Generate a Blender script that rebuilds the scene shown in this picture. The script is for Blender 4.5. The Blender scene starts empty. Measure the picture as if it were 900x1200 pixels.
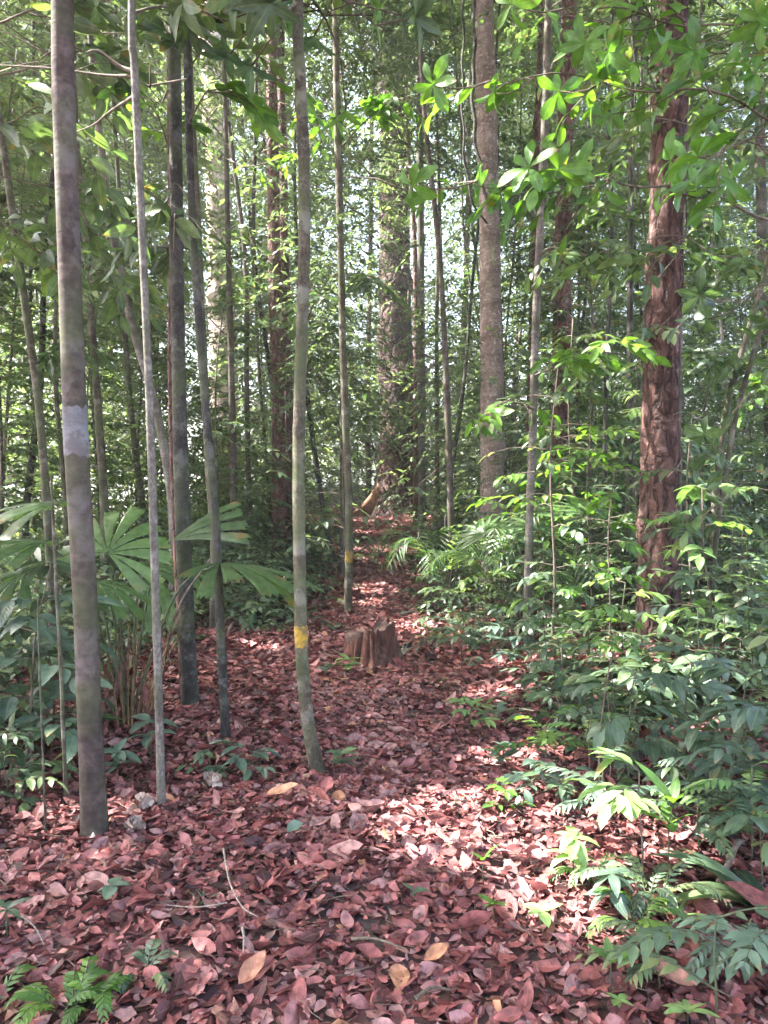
import bpy, math
import numpy as np
from mathutils import Vector

rng = np.random.default_rng(11)
SC = bpy.context.scene
COL = SC.collection
PI = math.pi

# ------------------------------------------------------------------ camera
FPX = 940.0
CAM = np.array([0.0, 0.0, 1.5])
PITCH = -math.radians(0.6)
FW = np.array([0, math.cos(PITCH), math.sin(PITCH)])
UP = np.array([0, -math.sin(PITCH), math.cos(PITCH)])
cam_d = bpy.data.cameras.new('camera')
cam_d.sensor_fit = 'VERTICAL'
cam_d.angle = 2 * math.atan(600 / FPX)
cam_d.clip_end = 2000
cam_d.clip_start = 0.05
cam = bpy.data.objects.new('camera', cam_d)
cam.location = CAM
cam.rotation_euler = (PI / 2 + PITCH, 0, 0)
COL.objects.link(cam)
SC.camera = cam


def ray(px, py):
    return FW + np.array([(px - 450) / FPX, 0, 0]) + UP * ((600 - py) / FPX)


def at(px, py, Y):
    d = ray(px, py)
    return CAM + d * (Y / d[1])


def pathx(y):
    y = np.asarray(y, float)
    return np.interp(y, [2, 4.2, 6, 7.5, 9.5, 12, 16, 23], [.15, .12, -.25, -.62, -.25, -.05, -.12, -.30])


def sstep(a, b, x):
    t = np.clip((np.asarray(x, float) - a) / (b - a), 0, 1)
    return t * t * (3 - 2 * t)


def gz(x, y):
    x = np.asarray(x, float)
    y = np.asarray(y, float)
    und = 0.03 * np.sin(x * 1.7 + 0.6 * y) + 0.025 * np.sin(y * 2.1 - x * 0.9 + 1.2) + 0.012 * np.sin(5.1 * x + 1) * np.sin(4.3 * y)
    ramp = 0.085 * np.clip(y - 9, 0, 28) * sstep(8.0, 11.0, y)
    ramp = ramp * (0.15 + 0.85 * sstep(-9, -2, x)) * (1 - 0.9 * sstep(38, 75, y))
    bank = 0.10 * sstep(1.2, 2.6, x - 0.03 * y) * sstep(2.0, 4.0, y) + 0.06 * sstep(-1.3, -2.6, x) * sstep(3, 5, y)
    rad = np.sqrt(x * x + y * y)
    return (und * (1 - sstep(30, 60, rad)) + ramp + bank * (1 - sstep(14, 22, y)))


def ground(px, py):
    d = ray(px, py)
    t = np.linspace(0.8, 60, 6000)
    p = CAM + d[None, :] * t[:, None]
    below = p[:, 2] < gz(p[:, 0], p[:, 1])
    i = int(np.argmax(below)) if below.any() else len(t) - 1
    q = p[i]
    return np.array([q[0], q[1], float(gz(q[0], q[1]))])


# ------------------------------------------------------------------ sun
SUN_EL = math.radians(56)
SUN_AZ = math.radians(-80)          # from +Y towards -X : ahead and to the left
SUN = np.array([math.sin(SUN_AZ) * math.cos(SUN_EL), math.cos(SUN_AZ) * math.cos(SUN_EL), math.sin(SUN_EL)])
SHAFTS = []
CULL = True


def shaft(p, r):
    SHAFTS.append((np.asarray(p, float), r))


def keep_mask(P):
    """leaves that stand in the way of the places where the sun comes through the canopy"""
    k = np.ones(len(P), bool)
    for c, r in SHAFTS:
        w = P - c
        t = w @ SUN
        d = np.linalg.norm(w - t[:, None] * SUN, axis=1)
        k &= ~((d < r) & (t > 0.8))
    return k


# ------------------------------------------------------------------ mesh builder
def nrm(a):
    return a / np.maximum(np.linalg.norm(a, axis=-1, keepdims=True), 1e-9)


class MB:
    def __init__(self):
        self.v, self.r, self.uv = [], [], []
        self.q, self.t, self.qm, self.tm = [], [], [], []
        self.n = 0

    def add(self, V, quads=None, tris=None, mat=0, rnd=0.5, uv=None):
        V = np.asarray(V, float).reshape(-1, 3)
        k = len(V)
        self.v.append(V)
        self.r.append(np.broadcast_to(np.asarray(rnd, float), (k,)))
        self.uv.append(np.zeros((k, 2)) if uv is None else np.asarray(uv, float).reshape(-1, 2))
        if quads is not None and len(quads):
            q = np.asarray(quads, int).reshape(-1, 4) + self.n
            self.q.append(q)
            self.qm.append(np.full(len(q), mat))
        if tris is not None and len(tris):
            q = np.asarray(tris, int).reshape(-1, 3) + self.n
            self.t.append(q)
            self.tm.append(np.full(len(q), mat))
        self.n += k

    def build(self, name, mats, parent=None, loc=None, smooth=True):
        me = bpy.data.meshes.new(name)
        V = np.concatenate(self.v)
        if loc is not None:
            V = V - np.asarray(loc)
        Q = np.concatenate(self.q) if self.q else np.zeros((0, 4), int)
        T = np.concatenate(self.t) if self.t else np.zeros((0, 3), int)
        me.vertices.add(len(V))
        me.vertices.foreach_set('co', V.astype(np.float32).ravel())
        nl = Q.size + T.size
        me.loops.add(nl)
        me.loops.foreach_set('vertex_index', np.concatenate([Q.ravel(), T.ravel()]).astype(np.int32))
        me.polygons.add(len(Q) + len(T))
        st = np.concatenate([np.arange(len(Q)) * 4, Q.size + np.arange(len(T)) * 3]).astype(np.int32)
        me.polygons.foreach_set('loop_start', st)
        mi = np.concatenate((self.qm or [np.zeros(0, int)]) + (self.tm or [np.zeros(0, int)])).astype(np.int32)
        me.polygons.foreach_set('material_index', mi)
        me.polygons.foreach_set('use_smooth', np.full(len(Q) + len(T), smooth))
        for m in (mats if isinstance(mats, (list, tuple)) else [mats]):
            me.materials.append(m)
        a = me.attributes.new('rnd', 'FLOAT', 'POINT')
        a.data.foreach_set('value', np.concatenate(self.r).astype(np.float32))
        u = np.concatenate(self.uv)
        a = me.attributes.new('luv', 'FLOAT_VECTOR', 'POINT')
        a.data.foreach_set('vector', np.c_[u, np.zeros(len(u))].astype(np.float32).ravel())
        me.update(calc_edges=True)
        o = bpy.data.objects.new(name, me)
        COL.objects.link(o)
        if parent is not None:
            o.parent = parent
        elif loc is not None:
            o.location = loc
        return o


def thing(name, label, cat, loc=(0, 0, 0), group=None):
    o = bpy.data.objects.new(name, None)
    o.empty_display_size = 0.1
    COL.objects.link(o)
    o.location = loc
    return tag(o, label, cat, group)


def tag(o, label=None, cat=None, group=None, kind=None):
    if label:
        o['label'] = label
    if cat:
        o['category'] = cat
    if group:
        o['group'] = group
    if kind:
        o['kind'] = kind
    return o


# ------------------------------------------------------------------ leaves and twigs (vectorised)
def tpl(nu, nv, shape='ell'):
    u = np.linspace(0, 1, nu + 1)
    v = np.linspace(-1, 1, nv + 1)
    if shape == 'ell':
        w = np.sin(PI * u ** 0.85) ** 0.8
        w[-1] = 0.02
    elif shape == 'obov':
        w = np.sin(PI * u ** 1.45) ** 0.75
        w[-1] = 0.06
    elif shape == 'acu':
        w = np.sin(PI * u ** 0.65) ** 0.9 * (1 - 0.35 * u ** 4)
        w[-1] = 0.01
    else:
        w = np.minimum(1, 6 * u + 0.15) * (1 - u ** 3.0)
        w[-1] = 0.02
    w[0] = max(w[0], 0.03)
    U, Vv = np.meshgrid(u, v, indexing='ij')
    W = np.repeat(w[:, None], nv + 1, 1)
    i = np.arange(nu)[:, None] * (nv + 1) + np.arange(nv)[None, :]
    q = np.stack([i, i + nv + 1, i + nv + 2, i + 1], -1).reshape(-1, 4)
    return U.ravel(), Vv.ravel(), W.ravel(), q


T_DIAMOND = (np.array([0, 0.45, 0.45, 1.0]), np.array([0, -1, 1, 0.0]), np.array([0.0, 1, 1, 0]), np.array([[0, 1, 3, 2]]))
T_FAR = T_DIAMOND
T_MID = tpl(3, 2)
T_NEAR = tpl(6, 4)
T_OBOV = tpl(6, 4, 'obov')
T_ACU = tpl(6, 4, 'acu')
T_STRAP = tpl(7, 2, 'strap')
T_LEAFLET = tpl(4, 2, 'acu')


def add_leaves(mb, P, D, N, L, R, T, fold=0.25, droop=0.4, mat=0, rnd=None, twist=0.0, wav=0.0):
    P = np.asarray(P, float)
    n = len(P)
    if n == 0:
        return
    D = nrm(np.broadcast_to(D, (n, 3)))
    N = np.broadcast_to(N, (n, 3))
    if CULL and n:
        k = keep_mask(P + D * (np.broadcast_to(np.asarray(L, float), (n,)) * 0.5)[:, None])
        if not k.all():
            sub = lambda a: np.asarray(a, float)[k] if np.ndim(a) == 1 else a
            P, D, N, L, R, fold, droop, twist = P[k], D[k], N[k], sub(L), sub(R), sub(fold), sub(droop), sub(twist)
            rnd = sub(rnd) if rnd is not None else None
            n = len(P)
            if n == 0:
                return
    S = nrm(np.cross(D, N))
    N = np.cross(S, D)
    L = np.broadcast_to(np.asarray(L, float), (n,))[:, None]
    R = np.broadcast_to(np.asarray(R, float), (n,))[:, None]
    fold = np.broadcast_to(np.asarray(fold, float), (n,))[:, None]
    dr = np.broadcast_to(np.asarray(droop, float), (n,))[:, None]
    dr = np.where(np.abs(dr) < 1e-3, 1e-3, dr)
    u, v, w, q = T
    x = v[None] * w[None] * R * L * 0.5
    th = dr * u[None]
    a = L * np.sin(th) / dr
    z = -L * (1 - np.cos(th)) / dr
    # fold lifts the sides
    z = z + fold * np.abs(x)
    if wav:
        z = z + wav * L * np.sin(u[None] * 11 + rng.uniform(0, 6, (n, 1))) * np.abs(v[None])
    if np.any(twist):
        tw = np.broadcast_to(np.asarray(twist, float), (n,))[:, None] * u[None]
        x, z = x * np.cos(tw), z + x * np.sin(tw)
    V = P[:, None, :] + a[..., None] * D[:, None, :] + x[..., None] * S[:, None, :] + z[..., None] * N[:, None, :]
    k = len(u)
    Q = (q[None] + (np.arange(n) * k)[:, None, None]).reshape(-1, 4)
    if rnd is None:
        rnd = rng.random(n)
    uv = np.stack([np.broadcast_to(u[None], (n, k)), np.broadcast_to(v[None], (n, k))], -1)
    mb.add(V, Q, None, mat, np.repeat(np.broadcast_to(rnd, (n,)), k), uv)


def add_tubes(mb, P, R, sides=3, mat=0, rnd=0.5):
    """P (S,M,3), R (S,M)"""
    P = np.asarray(P, float)
    if P.ndim == 2:
        P = P[None]
    R = np.broadcast_to(np.asarray(R, float), P.shape[:2])
    S, M = P.shape[:2]
    if S == 0:
        return
    Tn = nrm(np.gradient(P, axis=1))
    mean = nrm(Tn.mean(1))
    ref = np.where(np.abs(mean[:, 2:3]) < 0.8, np.array([[0, 0, 1.0]]), np.array([[1.0, 0, 0]]))
    A = nrm(np.cross(Tn, ref[:, None, :]))
    B = np.cross(Tn, A)
    ang = np.arange(sides) / sides * 2 * PI
    V = P[:, :, None, :] + R[:, :, None, None] * (np.cos(ang)[None, None, :, None] * A[:, :, None, :] + np.sin(ang)[None, None, :, None] * B[:, :, None, :])
    j = np.arange(sides)
    i = np.arange(M - 1)[:, None] * sides
    q = np.stack([i + j, i + (j + 1) % sides, i + sides + (j + 1) % sides, i + sides + j], -1).reshape(-1, 4)
    Q = (q[None] + (np.arange(S) * M * sides)[:, None, None]).reshape(-1, 4)
    tips = None
    c = np.stack([np.full(sides - 2, 0), np.arange(1, sides - 1), np.arange(2, sides)], -1) + (M - 1) * sides
    tips = (c[None] + (np.arange(S) * M * sides)[:, None, None]).reshape(-1, 3)
    mb.add(V, Q, tips, mat, rnd)


def smooth_path(P, n):
    """Catmull-Rom through P"""
    P = np.asarray(P, float)
    Q = np.vstack([2 * P[0] - P[1], P, 2 * P[-1] - P[-2]])
    seg = np.linalg.norm(np.diff(P, axis=0), axis=1)
    s = np.r_[0, np.cumsum(seg)]
    t = np.linspace(0, s[-1], n)
    i = np.clip(np.searchsorted(s, t, side='right') - 1, 0, len(seg) - 1)
    f = ((t - s[i]) / seg[i])[:, None]
    a, b, c, d = Q[i], Q[i + 1], Q[i + 2], Q[i + 3]
    return 0.5 * (2 * b + (c - a) * f + (2 * a - 5 * b + 4 * c - d) * f ** 2 + (3 * b - a - 3 * c + d) * f ** 3), t / s[-1]


def unit_h(n):
    a = rng.uniform(0, 2 * PI, n)
    return np.c_[np.cos(a), np.sin(a), np.zeros(n)]


def jit(n, s):
    return rng.normal(0, s, (n, 3))


def sprays(mb, P0, Dir, Len, K, L, R, T, mleaf=0, mtwig=1, sag=0.25, twig=0.004, tilt=0.25, spread=1.0, droop=0.5, fold=0.2, cull=False, rnd0=None, tw_seg=3):
    """leafy twigs: K leaves alternately left and right of each twig, one at its tip"""
    P0 = np.asarray(P0, float)
    Dir = nrm(np.asarray(Dir, float))
    Len = np.broadcast_to(np.asarray(Len, float), (len(P0),))
    if cull:
        k = keep_mask(P0 + Dir * Len[:, None] * 0.6)
        P0, Dir, Len = P0[k], Dir[k], Len[k]
        if rnd0 is not None:
            rnd0 = rnd0[k]
    S = len(P0)
    if S == 0:
        return
    t = np.linspace(0, 1, tw_seg + 1)
    down = np.array([0, 0, -1.0])
    pts = P0[:, None] + Dir[:, None] * (Len[:, None] * t[None])[..., None] + down * (sag * Len[:, None] * t[None] ** 2)[..., None]
    add_tubes(mb, pts, twig * (1 - 0.75 * t)[None] * np.ones((S, 1)), 3, mtwig)
    tk = np.linspace(0.22, 1.0, K)
    side = np.where(np.arange(K) % 2 == 0, 1.0, -1.0)
    pos = P0[:, None] + Dir[:, None] * (Len[:, None] * tk)[..., None] + down * (sag * Len[:, None] * tk ** 2)[..., None]
    tan = nrm(Dir[:, None] + down * (2 * sag * tk)[None, :, None])
    lat = nrm(np.cross(np.broadcast_to(tan, pos.shape), np.array([0, 0, 1.0])))
    ang = spread * (1.05 - 0.45 * tk)
    ang[-1] = 0.05
    d = tan * np.cos(ang)[None, :, None] + lat * (side * np.sin(ang))[None, :, None]
    n = S * K
    d = d.reshape(-1, 3) + jit(n, 0.18)
    N = np.array([0, 0, 1.0]) + jit(n, tilt)
    l = L * rng.uniform(0.65, 1.25, n) * np.tile(0.75 + 0.35 * np.sin(PI * np.clip(tk, 0, .9)), S)
    base = rng.random(S) if rnd0 is None else rnd0
    r = np.clip(np.repeat(base, K) * 0.75 + rng.random(n) * 0.25, 0, 1)
    add_leaves(mb, pos.reshape(-1, 3), d, N, l, R * rng.uniform(0.85, 1.15, n), T, fold, droop * rng.uniform(0.3, 1.6, n), mleaf, r)


def whorls(mb, P0, Dir, nl, L, R, T, mleaf=0, droop=0.8, lift=0.35, rnd0=None, tilt=0.15, cull=False):
    """rosettes of leaves round the tips of twigs"""
    P0 = np.asarray(P0, float)
    Dir = nrm(np.asarray(Dir, float))
    if cull:
        k = keep_mask(P0)
        P0, Dir = P0[k], Dir[k]
        if rnd0 is not None:
            rnd0 = rnd0[k]
    S = len(P0)
    if S == 0:
        return
    ref = np.where(np.abs(Dir[:, 2:3]) < 0.9, np.array([[0, 0, 1.0]]), np.array([[1.0, 0, 0]]))
    A = nrm(np.cross(Dir, ref))
    B = np.cross(Dir, A)
    a = (np.arange(nl) / nl * 2 * PI)[None] + rng.uniform(0, 6, (S, 1)) + rng.normal(0, 0.25, (S, nl))
    rad = np.cos(a)[..., None] * A[:, None] + np.sin(a)[..., None] * B[:, None]
    d = nrm(rad + Dir[:, None] * (lift + rng.normal(0, 0.18, (S, nl, 1))))
    Nn = Dir[:, None] * 1.0 - rad * lift
    n = S * nl
    Nn = Nn.reshape(-1, 3) + jit(n, tilt)
    base = rng.random(S) if rnd0 is None else rnd0
    r = np.clip(np.repeat(base, nl) * 0.7 + rng.random(n) * 0.3, 0, 1)
    add_leaves(mb, np.repeat(P0, nl, 0), d.reshape(-1, 3), Nn, L * rng.uniform(0.65, 1.2, n), R, T, 0.18, droop * rng.uniform(0.4, 1.4, n), mleaf, r)


def pinnate(mb, pts, K, L, R, T, mleaf=0, mst=1, rad=0.005, droop=0.35, ang=0.95, hang=0.15, rnd=None, up=(0, 0, 1.0), skip=0.12):
    """one frond: a rachis along pts with K pairs of leaflets"""
    P, t = smooth_path(pts, 14)
    add_tubes(mb, P, rad * (1 - 0.8 * t), 5, mst)
    tk = np.linspace(skip, 0.985, K)
    pos = np.stack([np.interp(tk, t, P[:, i]) for i in range(3)], -1)
    tan = nrm(np.stack([np.interp(tk, t, np.gradient(P[:, i])) for i in range(3)], -1))
    lat = nrm(np.cross(tan, np.asarray(up, float)))
    nr = np.cross(lat, tan)
    prof = np.sin(PI * (0.12 + 0.8 * (tk - skip) / (1 - skip))) ** 0.7
    prof[-1] *= 0.9
    a = ang * (1 - 0.45 * tk)
    for s in (1, -1):
        d = tan * np.cos(a)[:, None] + s * lat * np.sin(a)[:, None] - nr * hang + jit(K, 0.06)
        add_leaves(mb, pos, d, nr + jit(K, 0.1), L * prof * rng.uniform(0.9, 1.1, K), R, T, 0.2, droop, mleaf,
                   np.clip((rng.random() if rnd is None else rnd) + rng.normal(0, 0.08, K), 0, 1))


# ------------------------------------------------------------------ materials
def nt(name):
    m = bpy.data.materials.new(name)
    m.use_nodes = True
    t = m.node_tree
    t.nodes.clear()
    return m, t, t.nodes, t.links


def ramp(nodes, stops, interp='LINEAR'):
    r = nodes.new('ShaderNodeValToRGB')
    r.color_ramp.interpolation = interp
    e = r.color_ramp.elements
    while len(e) < len(stops):
        e.new(0.5)
    for i, (p, c) in enumerate(stops):
        e[i].position = p
        e[i].color = (*c, 1) if len(c) == 3 else c
    return r


def leaf_mat(name, stops, trans=0.35, tcol=1.0, rough=0.42, spec=0.5, vein=0.6, ttint=(1.6, 1.65, 0.85), brown=0.75):
    m, t, N, Lk = nt(name)
    at_ = N.new('ShaderNodeAttribute')
    at_.attribute_name = 'rnd'
    uv = N.new('ShaderNodeAttribute')
    uv.attribute_name = 'luv'
    r = ramp(N, stops)
    Lk.new(at_.outputs['Fac'], r.inputs['Fac'])
    # blotches
    tc = N.new('ShaderNodeTexCoord')
    no = N.new('ShaderNodeTexNoise')
    no.inputs['Scale'].default_value = 22
    no.inputs['Detail'].default_value = 3
    Lk.new(tc.outputs['Object'], no.inputs['Vector'])
    hsv = N.new('ShaderNodeHueSaturation')
    Lk.new(r.outputs['Color'], hsv.inputs['Color'])
    mr = N.new('ShaderNodeMapRange')
    mr.inputs['From Min'].default_value = 0.3
    mr.inputs['From Max'].default_value = 0.7
    mr.inputs['To Min'].default_value = 0.72
    mr.inputs['To Max'].default_value = 1.28
    Lk.new(no.outputs['Fac'], mr.inputs['Value'])
    Lk.new(mr.outputs['Result'], hsv.inputs['Value'])
    # browned tips and yellowed blotches
    nb_ = N.new('ShaderNodeTexNoise')
    nb_.inputs['Scale'].default_value = 7
    nb_.inputs['Detail'].default_value = 5
    Lk.new(tc.outputs['Object'], nb_.inputs['Vector'])
    sx0 = N.new('ShaderNodeSeparateXYZ')
    Lk.new(uv.outputs['Vector'], sx0.inputs['Vector'])
    am = N.new('ShaderNodeMath')
    am.operation = 'MULTIPLY_ADD'
    Lk.new(sx0.outputs['X'], am.inputs[0])
    am.inputs[1].default_value = 0.22
    Lk.new(nb_.outputs['Fac'], am.inputs[2])
    mb_ = N.new('ShaderNodeMapRange')
    mb_.inputs['From Min'].default_value = 0.76
    mb_.inputs['From Max'].default_value = 0.86
    mb_.inputs['To Max'].default_value = brown
    Lk.new(am.outputs[0], mb_.inputs['Value'])
    mxb = N.new('ShaderNodeMixRGB')
    mxb.inputs['Color2'].default_value = (0.20, 0.13, 0.045, 1)
    Lk.new(mb_.outputs['Result'], mxb.inputs['Fac'])
    Lk.new(hsv.outputs['Color'], mxb.inputs['Color1'])
    # midrib
    sx = N.new('ShaderNodeSeparateXYZ')
    Lk.new(uv.outputs['Vector'], sx.inputs['Vector'])
    ab = N.new('ShaderNodeMath')
    ab.operation = 'ABSOLUTE'
    Lk.new(sx.outputs['Y'], ab.inputs[0])
    mrib = N.new('ShaderNodeMapRange')
    mrib.inputs['From Min'].default_value = 0.03
    mrib.inputs['From Max'].default_value = 0.10
    mrib.inputs['To Min'].default_value = vein * 0.6
    mrib.inputs['To Max'].default_value = 0.0
    Lk.new(ab.outputs[0], mrib.inputs['Value'])
    mix = N.new('ShaderNodeMixRGB')
    mix.inputs['Color2'].default_value = (0.20, 0.26, 0.10, 1)
    Lk.new(mrib.outputs['Result'], mix.inputs['Fac'])
    Lk.new(mxb.outputs['Color'], mix.inputs['Color1'])
    # lateral veins as relief
    w1 = N.new('ShaderNodeMath')
    w1.operation = 'MULTIPLY_ADD'
    Lk.new(sx.outputs['X'], w1.inputs[0])
    w1.inputs[1].default_value = 62
    w2 = N.new('ShaderNodeMath')
    w2.operation = 'MULTIPLY'
    Lk.new(ab.outputs[0], w2.inputs[0])
    w2.inputs[1].default_value = -14
    Lk.new(w2.outputs[0], w1.inputs[2])
    sn = N.new('ShaderNodeMath')
    sn.operation = 'SINE'
    Lk.new(w1.outputs[0], sn.inputs[0])
    bp = N.new('ShaderNodeBump')
    bp.inputs['Strength'].default_value = 0.35 * vein
    bp.inputs['Distance'].default_value = 0.002
    Lk.new(sn.outputs[0], bp.inputs['Height'])
    pb = N.new('ShaderNodeBsdfPrincipled')
    pb.inputs['Roughness'].default_value = rough
    pb.inputs['Specular IOR Level'].default_value = spec
    Lk.new(mix.outputs['Color'], pb.inputs['Base Color'])
    Lk.new(bp.outputs['Normal'], pb.inputs['Normal'])
    tr = N.new('ShaderNodeBsdfTranslucent')
    mul = N.new('ShaderNodeMixRGB')
    mul.blend_type = 'MULTIPLY'
    mul.inputs['Fac'].default_value = 1
    mul.inputs['Color2'].default_value = (ttint[0] * tcol, ttint[1] * tcol, ttint[2] * tcol, 1)
    Lk.new(mix.outputs['Color'], mul.inputs['Color1'])
    Lk.new(mul.outputs['Color'], tr.inputs['Color'])
    ms = N.new('ShaderNodeMixShader')
    ms.inputs['Fac'].default_value = trans
    Lk.new(pb.outputs[0], ms.inputs[1])
    Lk.new(tr.outputs[0], ms.inputs[2])
    out = N.new('ShaderNodeOutputMaterial')
    Lk.new(ms.outputs[0], out.inputs['Surface'])
    return m


def bark_mat(name, dark, light, patch=None, patch_amt=0.5, zs=0.3, scale=14, ring=0.0, bump=0.5, rough=0.85, moss=0.0, patch_scale=6.0, speck=0.8, crack=0.0, bdist=0.012):
    m, t, N, Lk = nt(name)
    tc = N.new('ShaderNodeTexCoord')
    mp = N.new('ShaderNodeMapping')
    mp.inputs['Scale'].default_value = (1, 1, zs)
    Lk.new(tc.outputs['Object'], mp.inputs['Vector'])
    n1 = N.new('ShaderNodeTexNoise')
    n1.inputs['Scale'].default_value = scale
    n1.inputs['Detail'].default_value = 8
    n1.inputs['Roughness'].default_value = 0.65
    Lk.new(mp.outputs['Vector'], n1.inputs['Vector'])
    r = ramp(N, [(0.3, dark), (0.7, light)])
    Lk.new(n1.outputs['Fac'], r.inputs['Fac'])
    col = r.outputs['Color']
    h = n1.outputs['Fac']
    if ring:
        mp2 = N.new('ShaderNodeMapping')
        mp2.inputs['Scale'].default_value = (0.6, 0.6, 9)
        Lk.new(tc.outputs['Object'], mp2.inputs['Vector'])
        n3 = N.new('ShaderNodeTexNoise')
        n3.inputs['Scale'].default_value = 5
        n3.inputs['Detail'].default_value = 5
        Lk.new(mp2.outputs['Vector'], n3.inputs['Vector'])
        r3 = ramp(N, [(0.35, (0.55, 0.55, 0.55)), (0.65, (1.25, 1.25, 1.25))])
        Lk.new(n3.outputs['Fac'], r3.inputs['Fac'])
        mm = N.new('ShaderNodeMixRGB')
        mm.blend_type = 'MULTIPLY'
        mm.inputs['Fac'].default_value = ring
        Lk.new(col, mm.inputs['Color1'])
        Lk.new(r3.outputs['Color'], mm.inputs['Color2'])
        col = mm.outputs['Color']
        ad = N.new('ShaderNodeMath')
        ad.operation = 'ADD'
        Lk.new(h, ad.inputs[0])
        Lk.new(n3.outputs['Fac'], ad.inputs[1])
        h = ad.outputs[0]
    mz = N.new('ShaderNodeMapping')
    mz.inputs['Scale'].default_value = (0.5, 0.5, 1.6)
    Lk.new(tc.outputs['Object'], mz.inputs['Vector'])
    nz_ = N.new('ShaderNodeTexNoise')
    nz_.inputs['Scale'].default_value = 1.7
    nz_.inputs['Detail'].default_value = 3
    Lk.new(mz.outputs['Vector'], nz_.inputs['Vector'])
    rz = ramp(N, [(0.36, (0.55, 0.52, 0.50)), (0.5, (0.95, 0.95, 0.95)), (0.64, (1.3, 1.3, 1.36))])
    Lk.new(nz_.outputs['Fac'], rz.inputs['Fac'])
    mm = N.new('ShaderNodeMixRGB')
    mm.blend_type = 'MULTIPLY'
    mm.inputs['Fac'].default_value = 0.9
    Lk.new(col, mm.inputs['Color1'])
    Lk.new(rz.outputs['Color'], mm.inputs['Color2'])
    col = mm.outputs['Color']
    # fine specks of lichen
    nf = N.new('ShaderNodeTexNoise')
    nf.inputs['Scale'].default_value = scale * 6
    nf.inputs['Detail'].default_value = 4
    Lk.new(mp.outputs['Vector'], nf.inputs['Vector'])
    rf = ramp(N, [(0.38, (0.6, 0.6, 0.6)), (0.52, (1, 1, 1)), (0.66, (1.45, 1.45, 1.4))])
    Lk.new(nf.outputs['Fac'], rf.inputs['Fac'])
    mm = N.new('ShaderNodeMixRGB')
    mm.blend_type = 'MULTIPLY'
    mm.inputs['Fac'].default_value = speck
    Lk.new(col, mm.inputs['Color1'])
    Lk.new(rf.outputs['Color'], mm.inputs['Color2'])
    col = mm.outputs['Color']
    if patch is not None:
        n2 = N.new('ShaderNodeTexNoise')
        n2.inputs['Scale'].default_value = patch_scale
        n2.inputs['Detail'].default_value = 6
        n2.inputs['Roughness'].default_value = 0.7
        Lk.new(tc.outputs['Object'], n2.inputs['Vector'])
        r2 = ramp(N, [(0.62 - 0.25 * patch_amt, (0, 0, 0)), (0.70 - 0.2 * patch_amt, (1, 1, 1))])
        Lk.new(n2.outputs['Fac'], r2.inputs['Fac'])
        mm = N.new('ShaderNodeMixRGB')
        mm.inputs['Color2'].default_value = (*patch, 1)
        sc = N.new('ShaderNodeMath')
        sc.operation = 'MULTIPLY'
        sc.inputs[1].default_value = 0.75
        Lk.new(r2.outputs['Color'], sc.inputs[0])
        Lk.new(sc.outputs[0], mm.inputs['Fac'])
        Lk.new(col, mm.inputs['Color1'])
        col = mm.outputs['Color']
    if crack:
        nw = N.new('ShaderNodeTexNoise')
        nw.inputs['Scale'].default_value = 6
        nw.inputs['Detail'].default_value = 4
        Lk.new(tc.outputs['Object'], nw.inputs['Vector'])
        ws = N.new('ShaderNodeVectorMath')
        ws.operation = 'SCALE'
        ws.inputs['Scale'].default_value = 0.16
        Lk.new(nw.outputs['Color'], ws.inputs[0])
        wa = N.new('ShaderNodeVectorMath')
        wa.operation = 'ADD'
        Lk.new(tc.outputs['Object'], wa.inputs[0])
        Lk.new(ws.outputs[0], wa.inputs[1])
        mc = N.new('ShaderNodeMapping')
        mc.inputs['Scale'].default_value = (1, 1, 0.30)
        Lk.new(wa.outputs[0], mc.inputs['Vector'])
        vc = N.new('ShaderNodeTexVoronoi')
        vc.feature = 'DISTANCE_TO_EDGE'
        vc.inputs['Scale'].default_value = crack
        Lk.new(mc.outputs['Vector'], vc.inputs['Vector'])
        rc = ramp(N, [(0.0, (0.22, 0.20, 0.20)), (0.09, (0.75, 0.72, 0.70)), (0.22, (1.05, 1.05, 1.05))])
        Lk.new(vc.outputs['Distance'], rc.inputs['Fac'])
        mm = N.new('ShaderNodeMixRGB')
        mm.blend_type = 'MULTIPLY'
        mm.inputs['Fac'].default_value = 0.68
        Lk.new(col, mm.inputs['Color1'])
        Lk.new(rc.outputs['Color'], mm.inputs['Color2'])
        col = mm.outputs['Color']
        sat = N.new('ShaderNodeMapRange')
        sat.inputs['From Max'].default_value = 0.2
        sat.inputs['To Max'].default_value = 1.2
        Lk.new(vc.outputs['Distance'], sat.inputs['Value'])
        ad = N.new('ShaderNodeMath')
        ad.operation = 'ADD'
        Lk.new(h, ad.inputs[0])
        Lk.new(sat.outputs[0], ad.inputs[1])
        h = ad.outputs[0]
    if moss:
        sz = N.new('ShaderNodeSeparateXYZ')
        Lk.new(tc.outputs['Object'], sz.inputs['Vector'])
        n4 = N.new('ShaderNodeTexNoise')
        n4.inputs['Scale'].default_value = 3.5
        n4.inputs['Detail'].default_value = 6
        Lk.new(tc.outputs['Object'], n4.inputs['Vector'])
        r4 = ramp(N, [(0.45, (0, 0, 0)), (0.62, (moss, moss, moss))])
        Lk.new(n4.outputs['Fac'], r4.inputs['Fac'])
        mm = N.new('ShaderNodeMixRGB')
        mm.inputs['Color2'].default_value = (0.07, 0.085, 0.035, 1)
        Lk.new(r4.outputs['Color'], mm.inputs['Fac'])
        Lk.new(col, mm.inputs['Color1'])
        col = mm.outputs['Color']
    bp = N.new('ShaderNodeBump')
    bp.inputs['Strength'].default_value = bump
    bp.inputs['Distance'].default_value = bdist
    Lk.new(h, bp.inputs['Height'])
    pb = N.new('ShaderNodeBsdfPrincipled')
    pb.inputs['Roughness'].default_value = rough
    pb.inputs['Specular IOR Level'].default_value = 0.3
    Lk.new(col, pb.inputs['Base Color'])
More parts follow.
